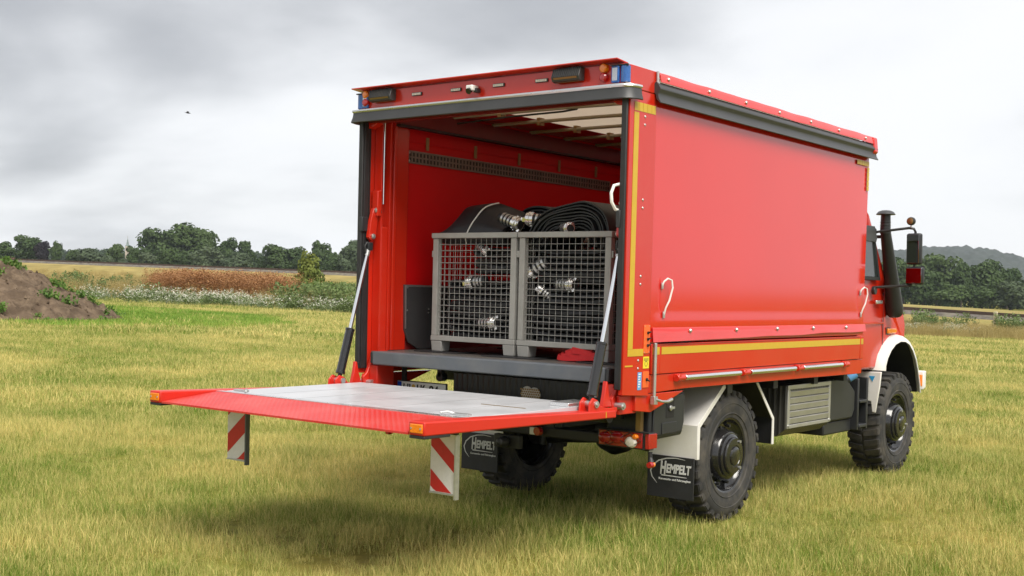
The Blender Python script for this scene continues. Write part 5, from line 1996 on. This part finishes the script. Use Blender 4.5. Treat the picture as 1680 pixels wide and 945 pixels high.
# ---- cab
def cab():
    mb = MB()
    side = [(4.24, 1.06), (4.24, 2.50), (4.30, 2.62), (4.62, 2.65), (4.72, 2.57), (5.06, 1.90), (5.14, 1.82), (5.62, 1.62), (5.70, 1.50), (5.70, 1.24), (5.58, 1.31), (5.43, 1.36), (5.28, 1.365), (5.13, 1.335), (5.00, 1.27), (4.90, 1.18), (4.84, 1.06)]
    n = len(side)
    def xw(y, z):        # half width, leaning in towards the roof and the nose
        w_ = 1.085
        if z > 1.9: w_ -= (z - 1.9) * .10
        if y > 5.1: w_ -= (y - 5.1) * .05
        return w_
    vs = [(xw(*p), p[0], p[1]) for p in side] + [(-xw(*p), p[0], p[1]) for p in side]
    fs = [tuple(range(n)), tuple(reversed(range(n, 2 * n)))] + [(i, n + i, n + (i + 1) % n, (i + 1) % n) for i in range(n)]
    mb.add(vs, fs)
    c = mb.build('cab', 'red_paint', T, .025, seg=3)
    for s in (1, -1):
        mb = MB(); mb.prism([(4.30, 1.93), (4.30, 2.44), (4.665, 2.44), (4.875, 1.93)], 'x', s * 1.085, s * 1.092)
        # rubber frame and glass
        f = mb.build('door_window', 'rubber_black', c, .004)
        mb = MB(); mb.prism([(4.33, 1.965), (4.33, 2.405), (4.63, 2.405), (4.81, 1.965)], 'x', s * 1.0922, s * 1.0945)
        mb.build('pane', 'window_glass', f)
        mb = MB(); mb.prism([(4.29, 2.30), (4.29, 2.45), (4.63, 2.45), (4.70, 2.34), (4.68, 2.30)], 'x', s * 1.096, s * 1.112)
        mb.build('wind_deflector', 'rubber_grey', c, .003)
        mb = MB(); mb.prism([(4.99, 1.10), (5.006, 1.10), (5.006, 1.885), (4.99, 1.885)], 'x', s * 1.0852, s * 1.088); mb.build('door_seam', 'red_dark', c)
        mb = MB(); mb.box(*sorted((s * 1.0855, s * 1.094)), 4.26, 5.0, 1.50, 1.52); mb.build('belt_line', 'red_paint', c, .004)
        mb = MB(); mb.box(*sorted((s * 1.0855, s * 1.105)), 4.76, 4.92, 1.70, 1.735); mb.build('door_handle', 'alu_trim', c, .006)
        mb = MB(); mb.box(*sorted((s * 1.0855, s * 1.10)), 4.27, 4.36, 1.58, 1.72); mb.build('access_label', 'yellow_label', c)
        mb = MB(); mb.prism([(5.10, 1.405), (5.32, 1.405), (5.34, 1.43), (5.32, 1.455), (5.10, 1.455)], 'x', s * 1.078, s * 1.105); mb.build('side_indicator', 'amber_lens', c, .008)
        mb = MB(); mb.box(*sorted((s * 1.078, s * 1.088)), 5.08, 5.20, 1.395, 1.465); mb.build('indicator_base', 'black_plastic', c)
        # front wheel fender: sheet swept along the arch
        arch = [(4.845, 1.045), (4.85, 1.11), (4.90, 1.20), (5.00, 1.29), (5.13, 1.355), (5.28, 1.385), (5.43, 1.38), (5.56, 1.345), (5.68, 1.27), (5.79, 1.16), (5.87, 1.03), (5.93, .90), (5.965, .79)]
        prof = [(.80, .02), (1.06, .012), (1.13, -.004), (1.162, -.030), (1.168, -.062), (1.158, -.062), (1.15, -.036), (1.12, -.018), (1.05, -.006), (.80, 0.0)]
        vs, fs = [], []
        n_ = len(prof)
        for i, p in enumerate(arch):
            a = Vector(arch[max(0, i - 1)]); b_ = Vector(arch[min(len(arch) - 1, i + 1)])
            d = (b_ - a).normalized(); nn = Vector((-d.y, d.x))
            for (x, o) in prof:
                vs.append((s * x, p[0] + nn.x * o, p[1] + nn.y * o))
        for i in range(len(arch) - 1):
            for k in range(n_):
                fs.append((i * n_ + k, (i + 1) * n_ + k, (i + 1) * n_ + (k + 1) % n_, i * n_ + (k + 1) % n_))
        fs += [tuple(range(n_)), tuple(range((len(arch) - 1) * n_, len(arch) * n_))]
        mb = MB(); mb.add(vs, fs)
        fen = mb.build('front_fender', 'white_paint', T, angle=50)
        # black wheel-arch lining
        vs, fs = [], []
        for i, p in enumerate(arch):
            a = Vector(arch[max(0, i - 1)]); b_ = Vector(arch[min(len(arch) - 1, i + 1)])
            d = (b_ - a).normalized(); nn = Vector((-d.y, d.x))
            for x, o in ((.66, -.022), (1.12, -.030), (1.12, -.040), (.66, -.032)):
                vs.append((s * x, p[0] + nn.x * o, p[1] + nn.y * o))
        for i in range(len(arch) - 1):
            for k in range(4):
                fs.append((i * 4 + k, (i + 1) * 4 + k, (i + 1) * 4 + (k + 1) % 4, i * 4 + (k + 1) % 4))
        mb = MB(); mb.add(vs, fs); mb.build('arch_lining', 'rubber_black', fen, angle=50)
        mb = MB(); mb.prism([(4.86, .99), (4.86, 1.33), (5.28, 1.36), (5.8, 1.1), (5.9, .85), (5.9, .5), (4.86, .5)], 'x', s * .64, s * .66); mb.build('inner_panel', 'rubber_black', fen)
        # lower fender plate behind the front wheel
        mb = MB()
        mb.prism([(s * .90, 1.025), (s * 1.165, 1.035), (s * 1.155, .90), (s * 1.118, .63), (s * 1.085, .635), (s * 1.07, .74), (s * .90, .76)], 'y', 4.79, 4.815)
        lf = mb.build('fender_plate', 'white_paint', T, .006)
        mb = MB(); mb.prism([(s * 1.045, .99), (s * 1.105, .99), (s * 1.08, .935)], 'y', 4.786, 4.7895); mb.build('triangle_sticker', 'blue_decal', lf)
        # headlamp pod and bumper
        mb = MB(); mb.prism([(5.98, .80), (6.06, .82), (6.06, 1.00), (5.98, 1.00)], 'x', s * .92, s * 1.17)
        hl = mb.build('bumper_end', 'white_paint', T, .012)
        mb = MB(); mb.prism([(5.962, .84), (5.979, .84), (5.979, .96), (5.962, .96)], 'x', s * 1.10, s * 1.16); mb.build('corner_lamp', 'amber_lens', hl, .004)
    B('front_bumper', 'white_paint', T, .02, b=(-.915, .915, 5.90, 6.06, .70, .92))
    B('radiator_grille', 'black_plastic', c, .01, b=(-.70, .70, 5.7005, 5.73, 1.15, 1.50))
    for k in range(5):
        B('grille_bar', 'red_paint', c, .003, b=(-.66, .66, 5.7305, 5.745, 1.18 + k * .062, 1.205 + k * .062))
    mb = MB(); mb.hexa([(-.96, 4.755, 2.50), (.96, 4.755, 2.50), (1.0, 5.030, 1.96), (-1.0, 5.030, 1.96), (-.96, 4.775, 2.51), (.96, 4.775, 2.51), (1.0, 5.050, 1.97), (-1.0, 5.050, 1.97)])
    mb.build('windscreen', 'window_glass', c)
    # snorkel
    mb = MB()
    mb.tube([(1.14, 5.165, 1.575), (1.14, 5.16, 1.60), (1.14, 5.145, 1.66), (1.14, 5.08, 1.83), (1.14, 4.96, 2.11), (1.14, 4.865, 2.33), (1.14, 4.835, 2.40)],
            [.055, .078, .086, .076, .064, .054, .050], 22)
    sn = mb.build('snorkel', 'black_plastic', T, angle=45)
    mb = MB(); mb.tube([(1.14, 4.835, 2.395), (1.14, 4.825, 2.43), (1.14, 4.822, 2.585)], [.054, .051, .046], 22)
    for z in (2.47, 2.50): mb.lathe([(.046, z - .006), (.053, z), (.046, z + .006)], 22, 'z', (1.14, 4.823, 0))
    mb.build('snorkel_neck', 'black_plastic', sn)
    mb = MB(); mb.lathe([(0.0, 2.618), (.04, 2.615), (.072, 2.602), (.092, 2.578), (.090, 2.572), (.05, 2.576), (0, 2.578)], 26, 'z', (1.14, 4.822, 0))
    mb.build('snorkel_cap', 'rubber_grey', sn)
    for z, y in ((2.36, 4.85), (1.80, 5.07)):
        B('snorkel_clamp', 'black_metal', sn, b=(1.05, 1.09, y - .02, y + .02, z - .015, z + .015))
    # mirrors
    for s in (1, -1):
        mb = MB(); mb.tube([(s * 1.06, 4.69, 2.385), (s * 1.12, 4.69, 2.40), (s * 1.40, 4.76, 2.437), (s * 1.44, 4.775, 2.43), (s * 1.455, 4.78, 2.40), (s * 1.455, 4.78, 1.92), (s * 1.43, 4.77, 1.885), (s * 1.12, 4.70, 1.862), (s * 1.08, 4.69, 1.858)], .0125, 8)
        ma = mb.build('mirror_arm', 'black_metal', T)
        mb = MB(); mb.cyl((s * 1.086, 4.69, 1.83), (s * 1.12, 4.69, 1.83), .04, n=14); mb.cyl((s * 1.07, 4.68, 2.40), (s * 1.10, 4.68, 2.40), .035, n=12)
        mb.build('arm_mount', 'black_plastic', ma, .004)
        for (z0, z1, hw_, nm) in ((2.085, 2.385, .078, 'main_mirror'), (1.895, 2.065, .088, 'wide_angle_mirror')):
            xm = s * 1.452 if nm == 'main_mirror' else s * 1.468
            e_ = MB(); e_.box(-hw_, hw_, 0, .055, 0, z1 - z0)
            h_ = e_.build(nm, 'black_plastic', T, .022, seg=4)
            h_.location = (xm, 4.742, z0); h_.rotation_euler = (0.04, 0, (-0.22 if nm == 'main_mirror' else -.10) * s)
            e_ = MB(); e_.box(-hw_ + .012, hw_ - .012, -.004, -.0003, .014, z1 - z0 - .014)
            e_.build('glass', 'mirror_glass', h_, .0015)
        mb = MB(); mb.lathe([(0, -.028), (.034, -.026), (.040, -.012), (.040, .018), (.02, .03), (0, .032)], 18, 'y', (s * 1.415, 4.76, 2.502))
        wl_ = mb.build('spot_lamp', 'black_plastic', T)
        mb = MB(); mb.lathe([(0, -.032), (.025, -.031), (.031, -.0285)], 18, 'y', (s * 1.415, 4.76, 2.502)); mb.build('lens', 'bronze', wl_)
        mb = MB(); mb.cyl((s * 1.415, 4.765, 2.437), (s * 1.415, 4.765, 2.47), .008, n=8); mb.build('stalk', 'zinc', wl_)


cab()

# ================================================================== THE LOAD
def make_cage(x0, y0, zb, w, dep, h, label):
    r = empty('mesh_cage', (x0 + w / 2, y0 + dep / 2, zb))
    tag(r, label, 'cage', 'steel mesh cages loaded with hose')
    hx, hy = w / 2, dep / 2
    p = .052
    zt, z1, z0 = h, .125, .085
    for sx in (-1, 1):
        for sy in (-1, 1):
            a, b_ = sorted((sx * hx, sx * (hx - p))); c, d = sorted((sy * hy, sy * (hy - p)))
            mb = MB(); mb.box(a, b_, c, d, z1 + .0005, zt - .042); mb.build('post', 'cage_grey', r, .004)
            mb = MB(); a, b_ = sorted((sx * (hx + .002), sx * (hx - .11))); c, d = sorted((sy * (hy + .002), sy * (hy - .11)))
            mb.hexa([(a + .006, c + .006, 0), (b_ - .006, c + .006, 0), (b_ - .006, d - .006, 0), (a + .006, d - .006, 0), (a, c, z0 - .0005), (b_, c, z0 - .0005), (b_, d, z0 - .0005), (a, d, z0 - .0005)])
            mb.build('foot', 'cage_grey', r, .006)
    for nm, za, zb_, o in (('top_frame', zt - .0415, zt, .010), ('base_frame', z0, z1, .004)):
        mb = MB()
        mb.box(-hx - o, hx + o, -hy - o, -hy + p, za, zb_); mb.box(-hx - o, hx + o, hy - p, hy + o, za, zb_)
        mb.box(-hx - o, -hx + p, -hy + p + .0005, hy - p - .0005, za, zb_); mb.box(hx - p, hx + o, -hy + p + .0005, hy - p - .0005, za, zb_)
        mb.build(nm, 'cage_grey', r, .004)
    mb = MB(); mb.box(-hx + .01, hx - .01, -hy + .01, hy - .01, z1 - .02, z1 - .012); mb.build('base_plate', 'black_metal', r)
    za, zb_ = z1, zt - .04
    def wires(axis, c):
        mb = MB()
        L_ = hx if axis == 'x' else hy
        nv = int(round(2 * L_ / .0535))
        nh = 16
        rr = .0023
        for i in range(1, nv):
            t = -L_ + 2 * L_ * i / nv
            if abs(t) > L_ - p: continue
            if axis == 'x': mb.cyl((t, c, za), (t, c, zb_), rr, n=5, cap=False)
            else: mb.cyl((c, t, za), (c, t, zb_), rr, n=5, cap=False)
        for j in range(1, nh):
            z = za + (zb_ - za) * j / nh
            if axis == 'x': mb.cyl((-L_ + p, c - .005, z), (L_ - p, c - .005, z), rr, n=5, cap=False)
            else: mb.cyl((c - .005, -L_ + p, z), (c - .005, L_ - p, z), rr, n=5, cap=False)
        mb.build('wire_mesh', 'cage_grey', r, fix=False)
    wires('x', -hy + .03); wires('x', hy - .03); wires('y', -hx + .03); wires('y', hx - .03)
    for sx in (-1, 1):
        mb = MB(); a, b_ = sorted((sx * (hx + .0005), sx * (hx + .016))); mb.box(a, b_, -hy + .005, -hy + .045, zt - .19, zt - .14); mb.build('hook', 'cage_grey', r, .003)
    return r


ZM = 1.2445
CY = .452
make_cage(-.862, CY, ZM, .838, 1.18, .938, 'left grey wire mesh cage full of black fire hose')
make_cage(.006, CY, ZM, .826, 1.18, .938, 'right grey wire mesh cage full of black fire hose')
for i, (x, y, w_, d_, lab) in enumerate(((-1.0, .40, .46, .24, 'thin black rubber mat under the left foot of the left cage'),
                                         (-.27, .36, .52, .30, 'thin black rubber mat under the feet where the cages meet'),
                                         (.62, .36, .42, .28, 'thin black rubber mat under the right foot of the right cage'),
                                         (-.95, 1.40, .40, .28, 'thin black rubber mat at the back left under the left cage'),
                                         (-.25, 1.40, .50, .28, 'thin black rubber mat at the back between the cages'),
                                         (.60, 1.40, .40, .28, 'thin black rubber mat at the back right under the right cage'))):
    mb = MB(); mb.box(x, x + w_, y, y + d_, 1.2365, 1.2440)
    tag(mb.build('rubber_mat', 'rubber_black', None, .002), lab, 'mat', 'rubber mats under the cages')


def smooth_path(pts, n=8):
    """Catmull-Rom through 2-D or 3-D points"""
    P = [Vector(p) for p in pts]
    out = []
    for i in range(len(P) - 1):
        a, b_, c, d = P[max(i - 1, 0)], P[i], P[i + 1], P[min(i + 2, len(P) - 1)]
        for k in range(n):
            t = k / n
            out.append(0.5 * ((2 * b_) + (c - a) * t + (2 * a - 5 * b_ + 4 * c - d) * t * t + (3 * b_ - a - 3 * c + d) * t ** 3))
    out.append(P[-1])
    return out


def band_mesh(mb, path, t, fn, w0, w1, wave=.008, seed=0, seg=7):
    """a flat hose lying along a 2-D path, width direction w0..w1; fn maps (u, v, w) to xyz"""
    from mathutils import noise as mn
    n = len(path)
    N_ = []
    for i in range(n):
        d = (path[min(i + 1, n - 1)] - path[max(i - 1, 0)]); d.normalize()
        N_.append(Vector((-d.y, d.x)))
    prof = [(0.0, -.5), (.04, -1), (.25, -1.1), (.5, -1.15), (.75, -1.1), (.96, -1), (1.0, -.5), (1.0, .5), (.96, 1), (.75, 1.1), (.5, 1.15), (.25, 1.1), (.04, 1), (0.0, .5)]
    vs, fs = [], []
    m = len(prof)
    for i in range(n):
        o = mn.noise(Vector((i * .11, seed * 3.1, 0))) * wave * 2.2
        for (a, b_) in prof:
            w_ = w0 + (w1 - w0) * a + o
            q = path[i] + N_[i] * (b_ * t / 2 + mn.noise(Vector((i * .15, a * 2, seed))) * wave * .5)
            vs.append(fn(q.x, q.y, w_))
    for i in range(n - 1):
        for k in range(m):
            fs.append((i * m + k, (i + 1) * m + k, (i + 1) * m + (k + 1) % m, i * m + (k + 1) % m))
    fs += [tuple(range(m)), tuple(reversed(range((n - 1) * m, n * m)))]
    mb.add(vs, fs)


def coupling(parent, pos, dirv, s=1.0):
    p, d = Vector(pos), Vector(dirv).normalized()
    s *= .88
    def ring(mb, h0, h1, r0, r1=None): mb.cyl(p + d * h0 * s, p + d * h1 * s, r0 * s, (r1 or r0) * s, 20)
    mb = MB()
    ring(mb, -.005, .028, .056); ring(mb, .028, .040, .062); ring(mb, .040, .060, .054); ring(mb, .060, .066, .046)
    a = d.orthogonal().normalized(); b_ = d.cross(a)
    for k in range(2):
        t = .6 + k * pi
        v = a * cos(t) + b_ * sin(t); u = d.cross(v)
        c = p + d * .055 * s + v * .048 * s
        mb.hexa([c + (u * i * .018 + v * j * .012 + d * k2 * .026) * s for k2 in (0, 1) for (i, j) in ((-1, -1), (1, -1), (1, 1), (-1, 1))])
    for k in range(10):
        t = 2 * pi * k / 10
        v = a * cos(t) + b_ * sin(t); u = d.cross(v)
        c = p + d * .006 * s + v * .056 * s
        mb.hexa([c + (u * i * .006 + v * j * .005 + d * k2 * .018) * s for k2 in (0, 1) for (i, j) in ((-1, -1), (1, -1), (1, 1), (-1, 1))])
    cp = mb.build('coupling', 'coupling_alu', parent, .0015)
    mb = MB(); ring(mb, -.15, -.004, .043, .046); mb.build('sleeve', 'hose_black', parent)
    for k in range(3):
        mb = MB(); ring(mb, -.045 - k * .036, -.026 - k * .036, .0485); mb.build('clamp_band', 'zinc', parent)
    mb = MB(); ring(mb, .064, .0665, .038); mb.build('gasket', 'rubber_black', cp)
    return cp


# --- arched bundle on the right cage
r = empty('fire_hose', (.36, CY + .35, ZM + .938))
tag(r, 'black flat fire hose folded in a high arch on the right cage', 'fire hose', 'black fire hoses of the load')
mb = MB()
outer = [(-.40, -.10), (-.31, .07), (-.20, .155), (0.0, .205), (.16, .215), (.29, .165), (.36, .06), (.395, -.11)]
for k in range(9):
    q = []
    for i, (x, z) in enumerate(outer):
        d = k * .0225
        cx, cz = .10, -.11
        v = Vector((cx - x, cz - z)); L_ = v.length; v.normalize()
        q.append(Vector((x, z)) + v * min(d, L_ - .03) + Vector((0, 0.004 * sin(i * 2 + k))))
    band_mesh(mb, smooth_path(q, 6), .0185, lambda u, v, w: (u, w, v), -.24 + .012 * sin(k * 2.1), .22 + .01 * cos(k * 1.7), .007, k)
mb.build('hose', 'hose_black', r, fix=True, angle=60)
coupling(r, (-.345, -.19, .105), (-.85, -.25, .05), 1.05)
coupling(r, (.03, -.265, .03), (.55, -.35, -.05), .85)

# --- folded bundle on the left cage with a white strap
r = empty('fire_hose', (-.52, CY + .40, ZM + .938))
tag(r, 'black flat fire hose folded over on the left cage, tied with a thin white strap', 'fire hose', 'black fire hoses of the load')
mb = MB()
base = [(-.30, -.07), (-.335, -.03), (-.328, .035), (-.295, .105), (-.215, .195), (-.08, .240), (.10, .240), (.28, .18), (.36, .06), (.37, -.08)]
for k in range(6):
    q = []
    for i, (y, z) in enumerate(base):
        c = Vector((0.0, -.08)); v = c - Vector((y, z)); L_ = v.length; v.normalize()
        q.append(Vector((y, z)) + v * min(k * .024, L_ - .03))
    def fnL(u, v, w, k=k):
        t = (w + .34) / .62
        hf = float(0.12 + 0.88 * sstep(-.02, .30, t)) * float(1 - .62 * sstep(.60, 1.02, t))
        return (w, u + .03 * t, v * hf if v > 0 else v)
    band_mesh(mb, smooth_path(q, 6), .0215, fnL, -.335 + .02 * sin(k * 1.9), .285 - .01 * k, .013, 20 + k)
mb.build('hose', 'hose_black', r, fix=True, angle=60)
mb = MB()
sp = smooth_path([Vector((y, z)) for (y, z) in base[:6]], 6)
pts3 = []
for i, p in enumerate(sp):
    d = (sp[min(i + 1, len(sp) - 1)] - sp[max(i - 1, 0)]).normalized()
    q = p + Vector((-d.y, d.x)) * .016
    pts3.append(fnL(q.x, q.y, -.085 + .14 * i / len(sp)))
mb.tube(pts3, .0055, 6)
mb.build('strap', 'white_plastic', r)
coupling(r, (.33, -.215, .085), (.85, -.02, -.28), 1.1)

# --- bundle farther back
r = empty('fire_hose', (-.30, CY + .78, ZM + .938))
tag(r, 'black fire hose bundle behind, showing between the two front bundles', 'fire hose', 'black fire hoses of the load')
mb = MB()
outer = [(-.24, -.10), (-.22, .06), (-.12, .20), (.02, .235), (.15, .205), (.25, .09), (.28, -.10)]
for k in range(5):
    q = [Vector(p) + (Vector((.02, -.10)) - Vector(p)).normalized() * k * .026 for p in outer]
    band_mesh(mb, smooth_path(q, 6), .021, lambda u, v, w: (u, w, v), -.20 + .01 * sin(k), .22, .007, 40 + k)
mb.build('hose', 'hose_black', r, fix=True, angle=60)


# --- flaked hose inside the cages
def flaked(x0, x1, y0, y1, z0, z1, label, seed, cps):
    r = empty('fire_hose', ((x0 + x1) / 2, (y0 + y1) / 2, z0))
    tag(r, label, 'fire hose', 'black fire hoses of the load')
    rnd = random.Random(seed)
    pitch = .042
    hw_, n = (x1 - x0) / 2, int((z1 - z0) / pitch)
    pts = []
    sd = 1
    for i in range(n):
        z = pitch * (i + .5)
        e_ = hw_ * rnd.uniform(.86, .97)
        sag = .012 * rnd.uniform(.2, 1.5)
        for t in (-.92, -.5, 0, .5, .92):
            pts.append(Vector((sd * t * e_, z + sag * (t * t - .6) + rnd.uniform(-.004, .004))))
        pts.append(Vector((sd * (e_ + .01), z + pitch / 2)))
        sd = -sd
    mb = MB()
    band_mesh(mb, smooth_path(pts, 4), .037, lambda u, v, w: (u, w, v), -(y1 - y0) / 2, (y1 - y0) / 2, .012, seed)
    mb.build('hose', 'hose_black', r, fix=True, angle=60)
    for (x, z, dx, dy, dz, s_) in cps:
        coupling(r, (x - (x0 + x1) / 2, -(y1 - y0) / 2 - .012, z - z0), (dx, dy, dz), s_)


zf = ZM + .114
flaked(-.80, -.08, .56, .98, zf, 1.86, 'black flaked fire hose stacked inside the left cage, lower layers', 51,
       [(-.52, 1.80, -.85, -.12, -.1, .95), (-.32, 1.485, .9, -.10, .05, 1.05)])
flaked(-.55, -.09, .58, .98, 1.868, 2.10, 'black fire hose in the upper right corner of the left cage', 52, [(-.42, 2.05, .6, -.1, -.3, .7)])
flaked(.065, .77, .56, .98, zf, 1.80, 'black flaked fire hose stacked inside the right cage, lower layers', 53,
       [(.41, 1.795, .9, -.15, -.02, 1.0), (.16, 1.745, -.3, -.2, .25, 0.7)])
flaked(.065, .775, .57, .98, 1.808, 2.09, 'black fire hose in the upper half of the right cage', 54, [(.06, 1.90, -.75, -.16, -.45, 1.15)])

flaked(-.80, -.08, 1.0, 1.56, zf, 1.86, 'black flaked fire hose at the back of the left cage', 55, [])
flaked(.065, .77, 1.0, 1.56, zf, 2.09, 'black flaked fire hose at the back of the right cage', 56, [])

# --- red lifting strap on the floor below the right cage
r = empty('red_strap', (.58, .47, 1.2365))
tag(r, 'red webbing strap heaped on the floor below the right cage', 'strap')
mb = MB()
rnd = random.Random(9)
for L_ in range(5):
    pts = []
    rx, ry = .20 - .025 * L_, .055 - .006 * L_
    ph = rnd.uniform(0, 6)
    for k in range(25):
        t = 2 * pi * k / 24
        pts.append((rx * cos(t) * (1 + .08 * sin(3 * t + ph)), ry * sin(t) * (1 + .15 * sin(2 * t + ph)), .003 + L_ * .013 + .008 * (1 + sin(2 * t + ph))))
    vs, fs = [], []
    for i, p in enumerate(pts):
        a = Vector(pts[i - 1]); b_ = Vector(pts[(i + 1) % len(pts)]); d = (b_ - a).normalized(); nn = Vector((-d.y, d.x, 0)).normalized()
        for (o, z) in ((-.002, 0), (.002, 0), (.010, .036), (.006, .036)):
            vs.append((p[0] + nn.x * o, p[1] + nn.y * o, p[2] + z))
    for i in range(len(pts) - 1):
        for k in range(4):
            fs.append((i * 4 + k, (i + 1) * 4 + k, (i + 1) * 4 + (k + 1) % 4, i * 4 + (k + 1) % 4))
    mb.add(vs, fs)
mb.build('webbing', 'strap_red', r, angle=60)

# ================================================================== HAZE
mb = MB()
mb.box(-2950, 2950, -2950, 2950, -40, 150)
hz = mb.build('haze', [], None, smooth=False)
hm = bpy.data.materials.new('haze')
hm.use_nodes = True
hm.node_tree.nodes.remove(hm.node_tree.nodes['Principled BSDF'])
pv = hm.node_tree.nodes.new('ShaderNodeVolumePrincipled')
pv.inputs['Color'].default_value = (0.82, 0.90, 1.0, 1)
pv.inputs['Density'].default_value = 0.00010
hm.node_tree.links.new(pv.outputs[0], hm.node_tree.nodes['Material Output'].inputs['Volume'])
hz.data.materials.append(hm)
tag(hz, 'thin pale haze over the whole landscape', 'haze', kind='stuff')
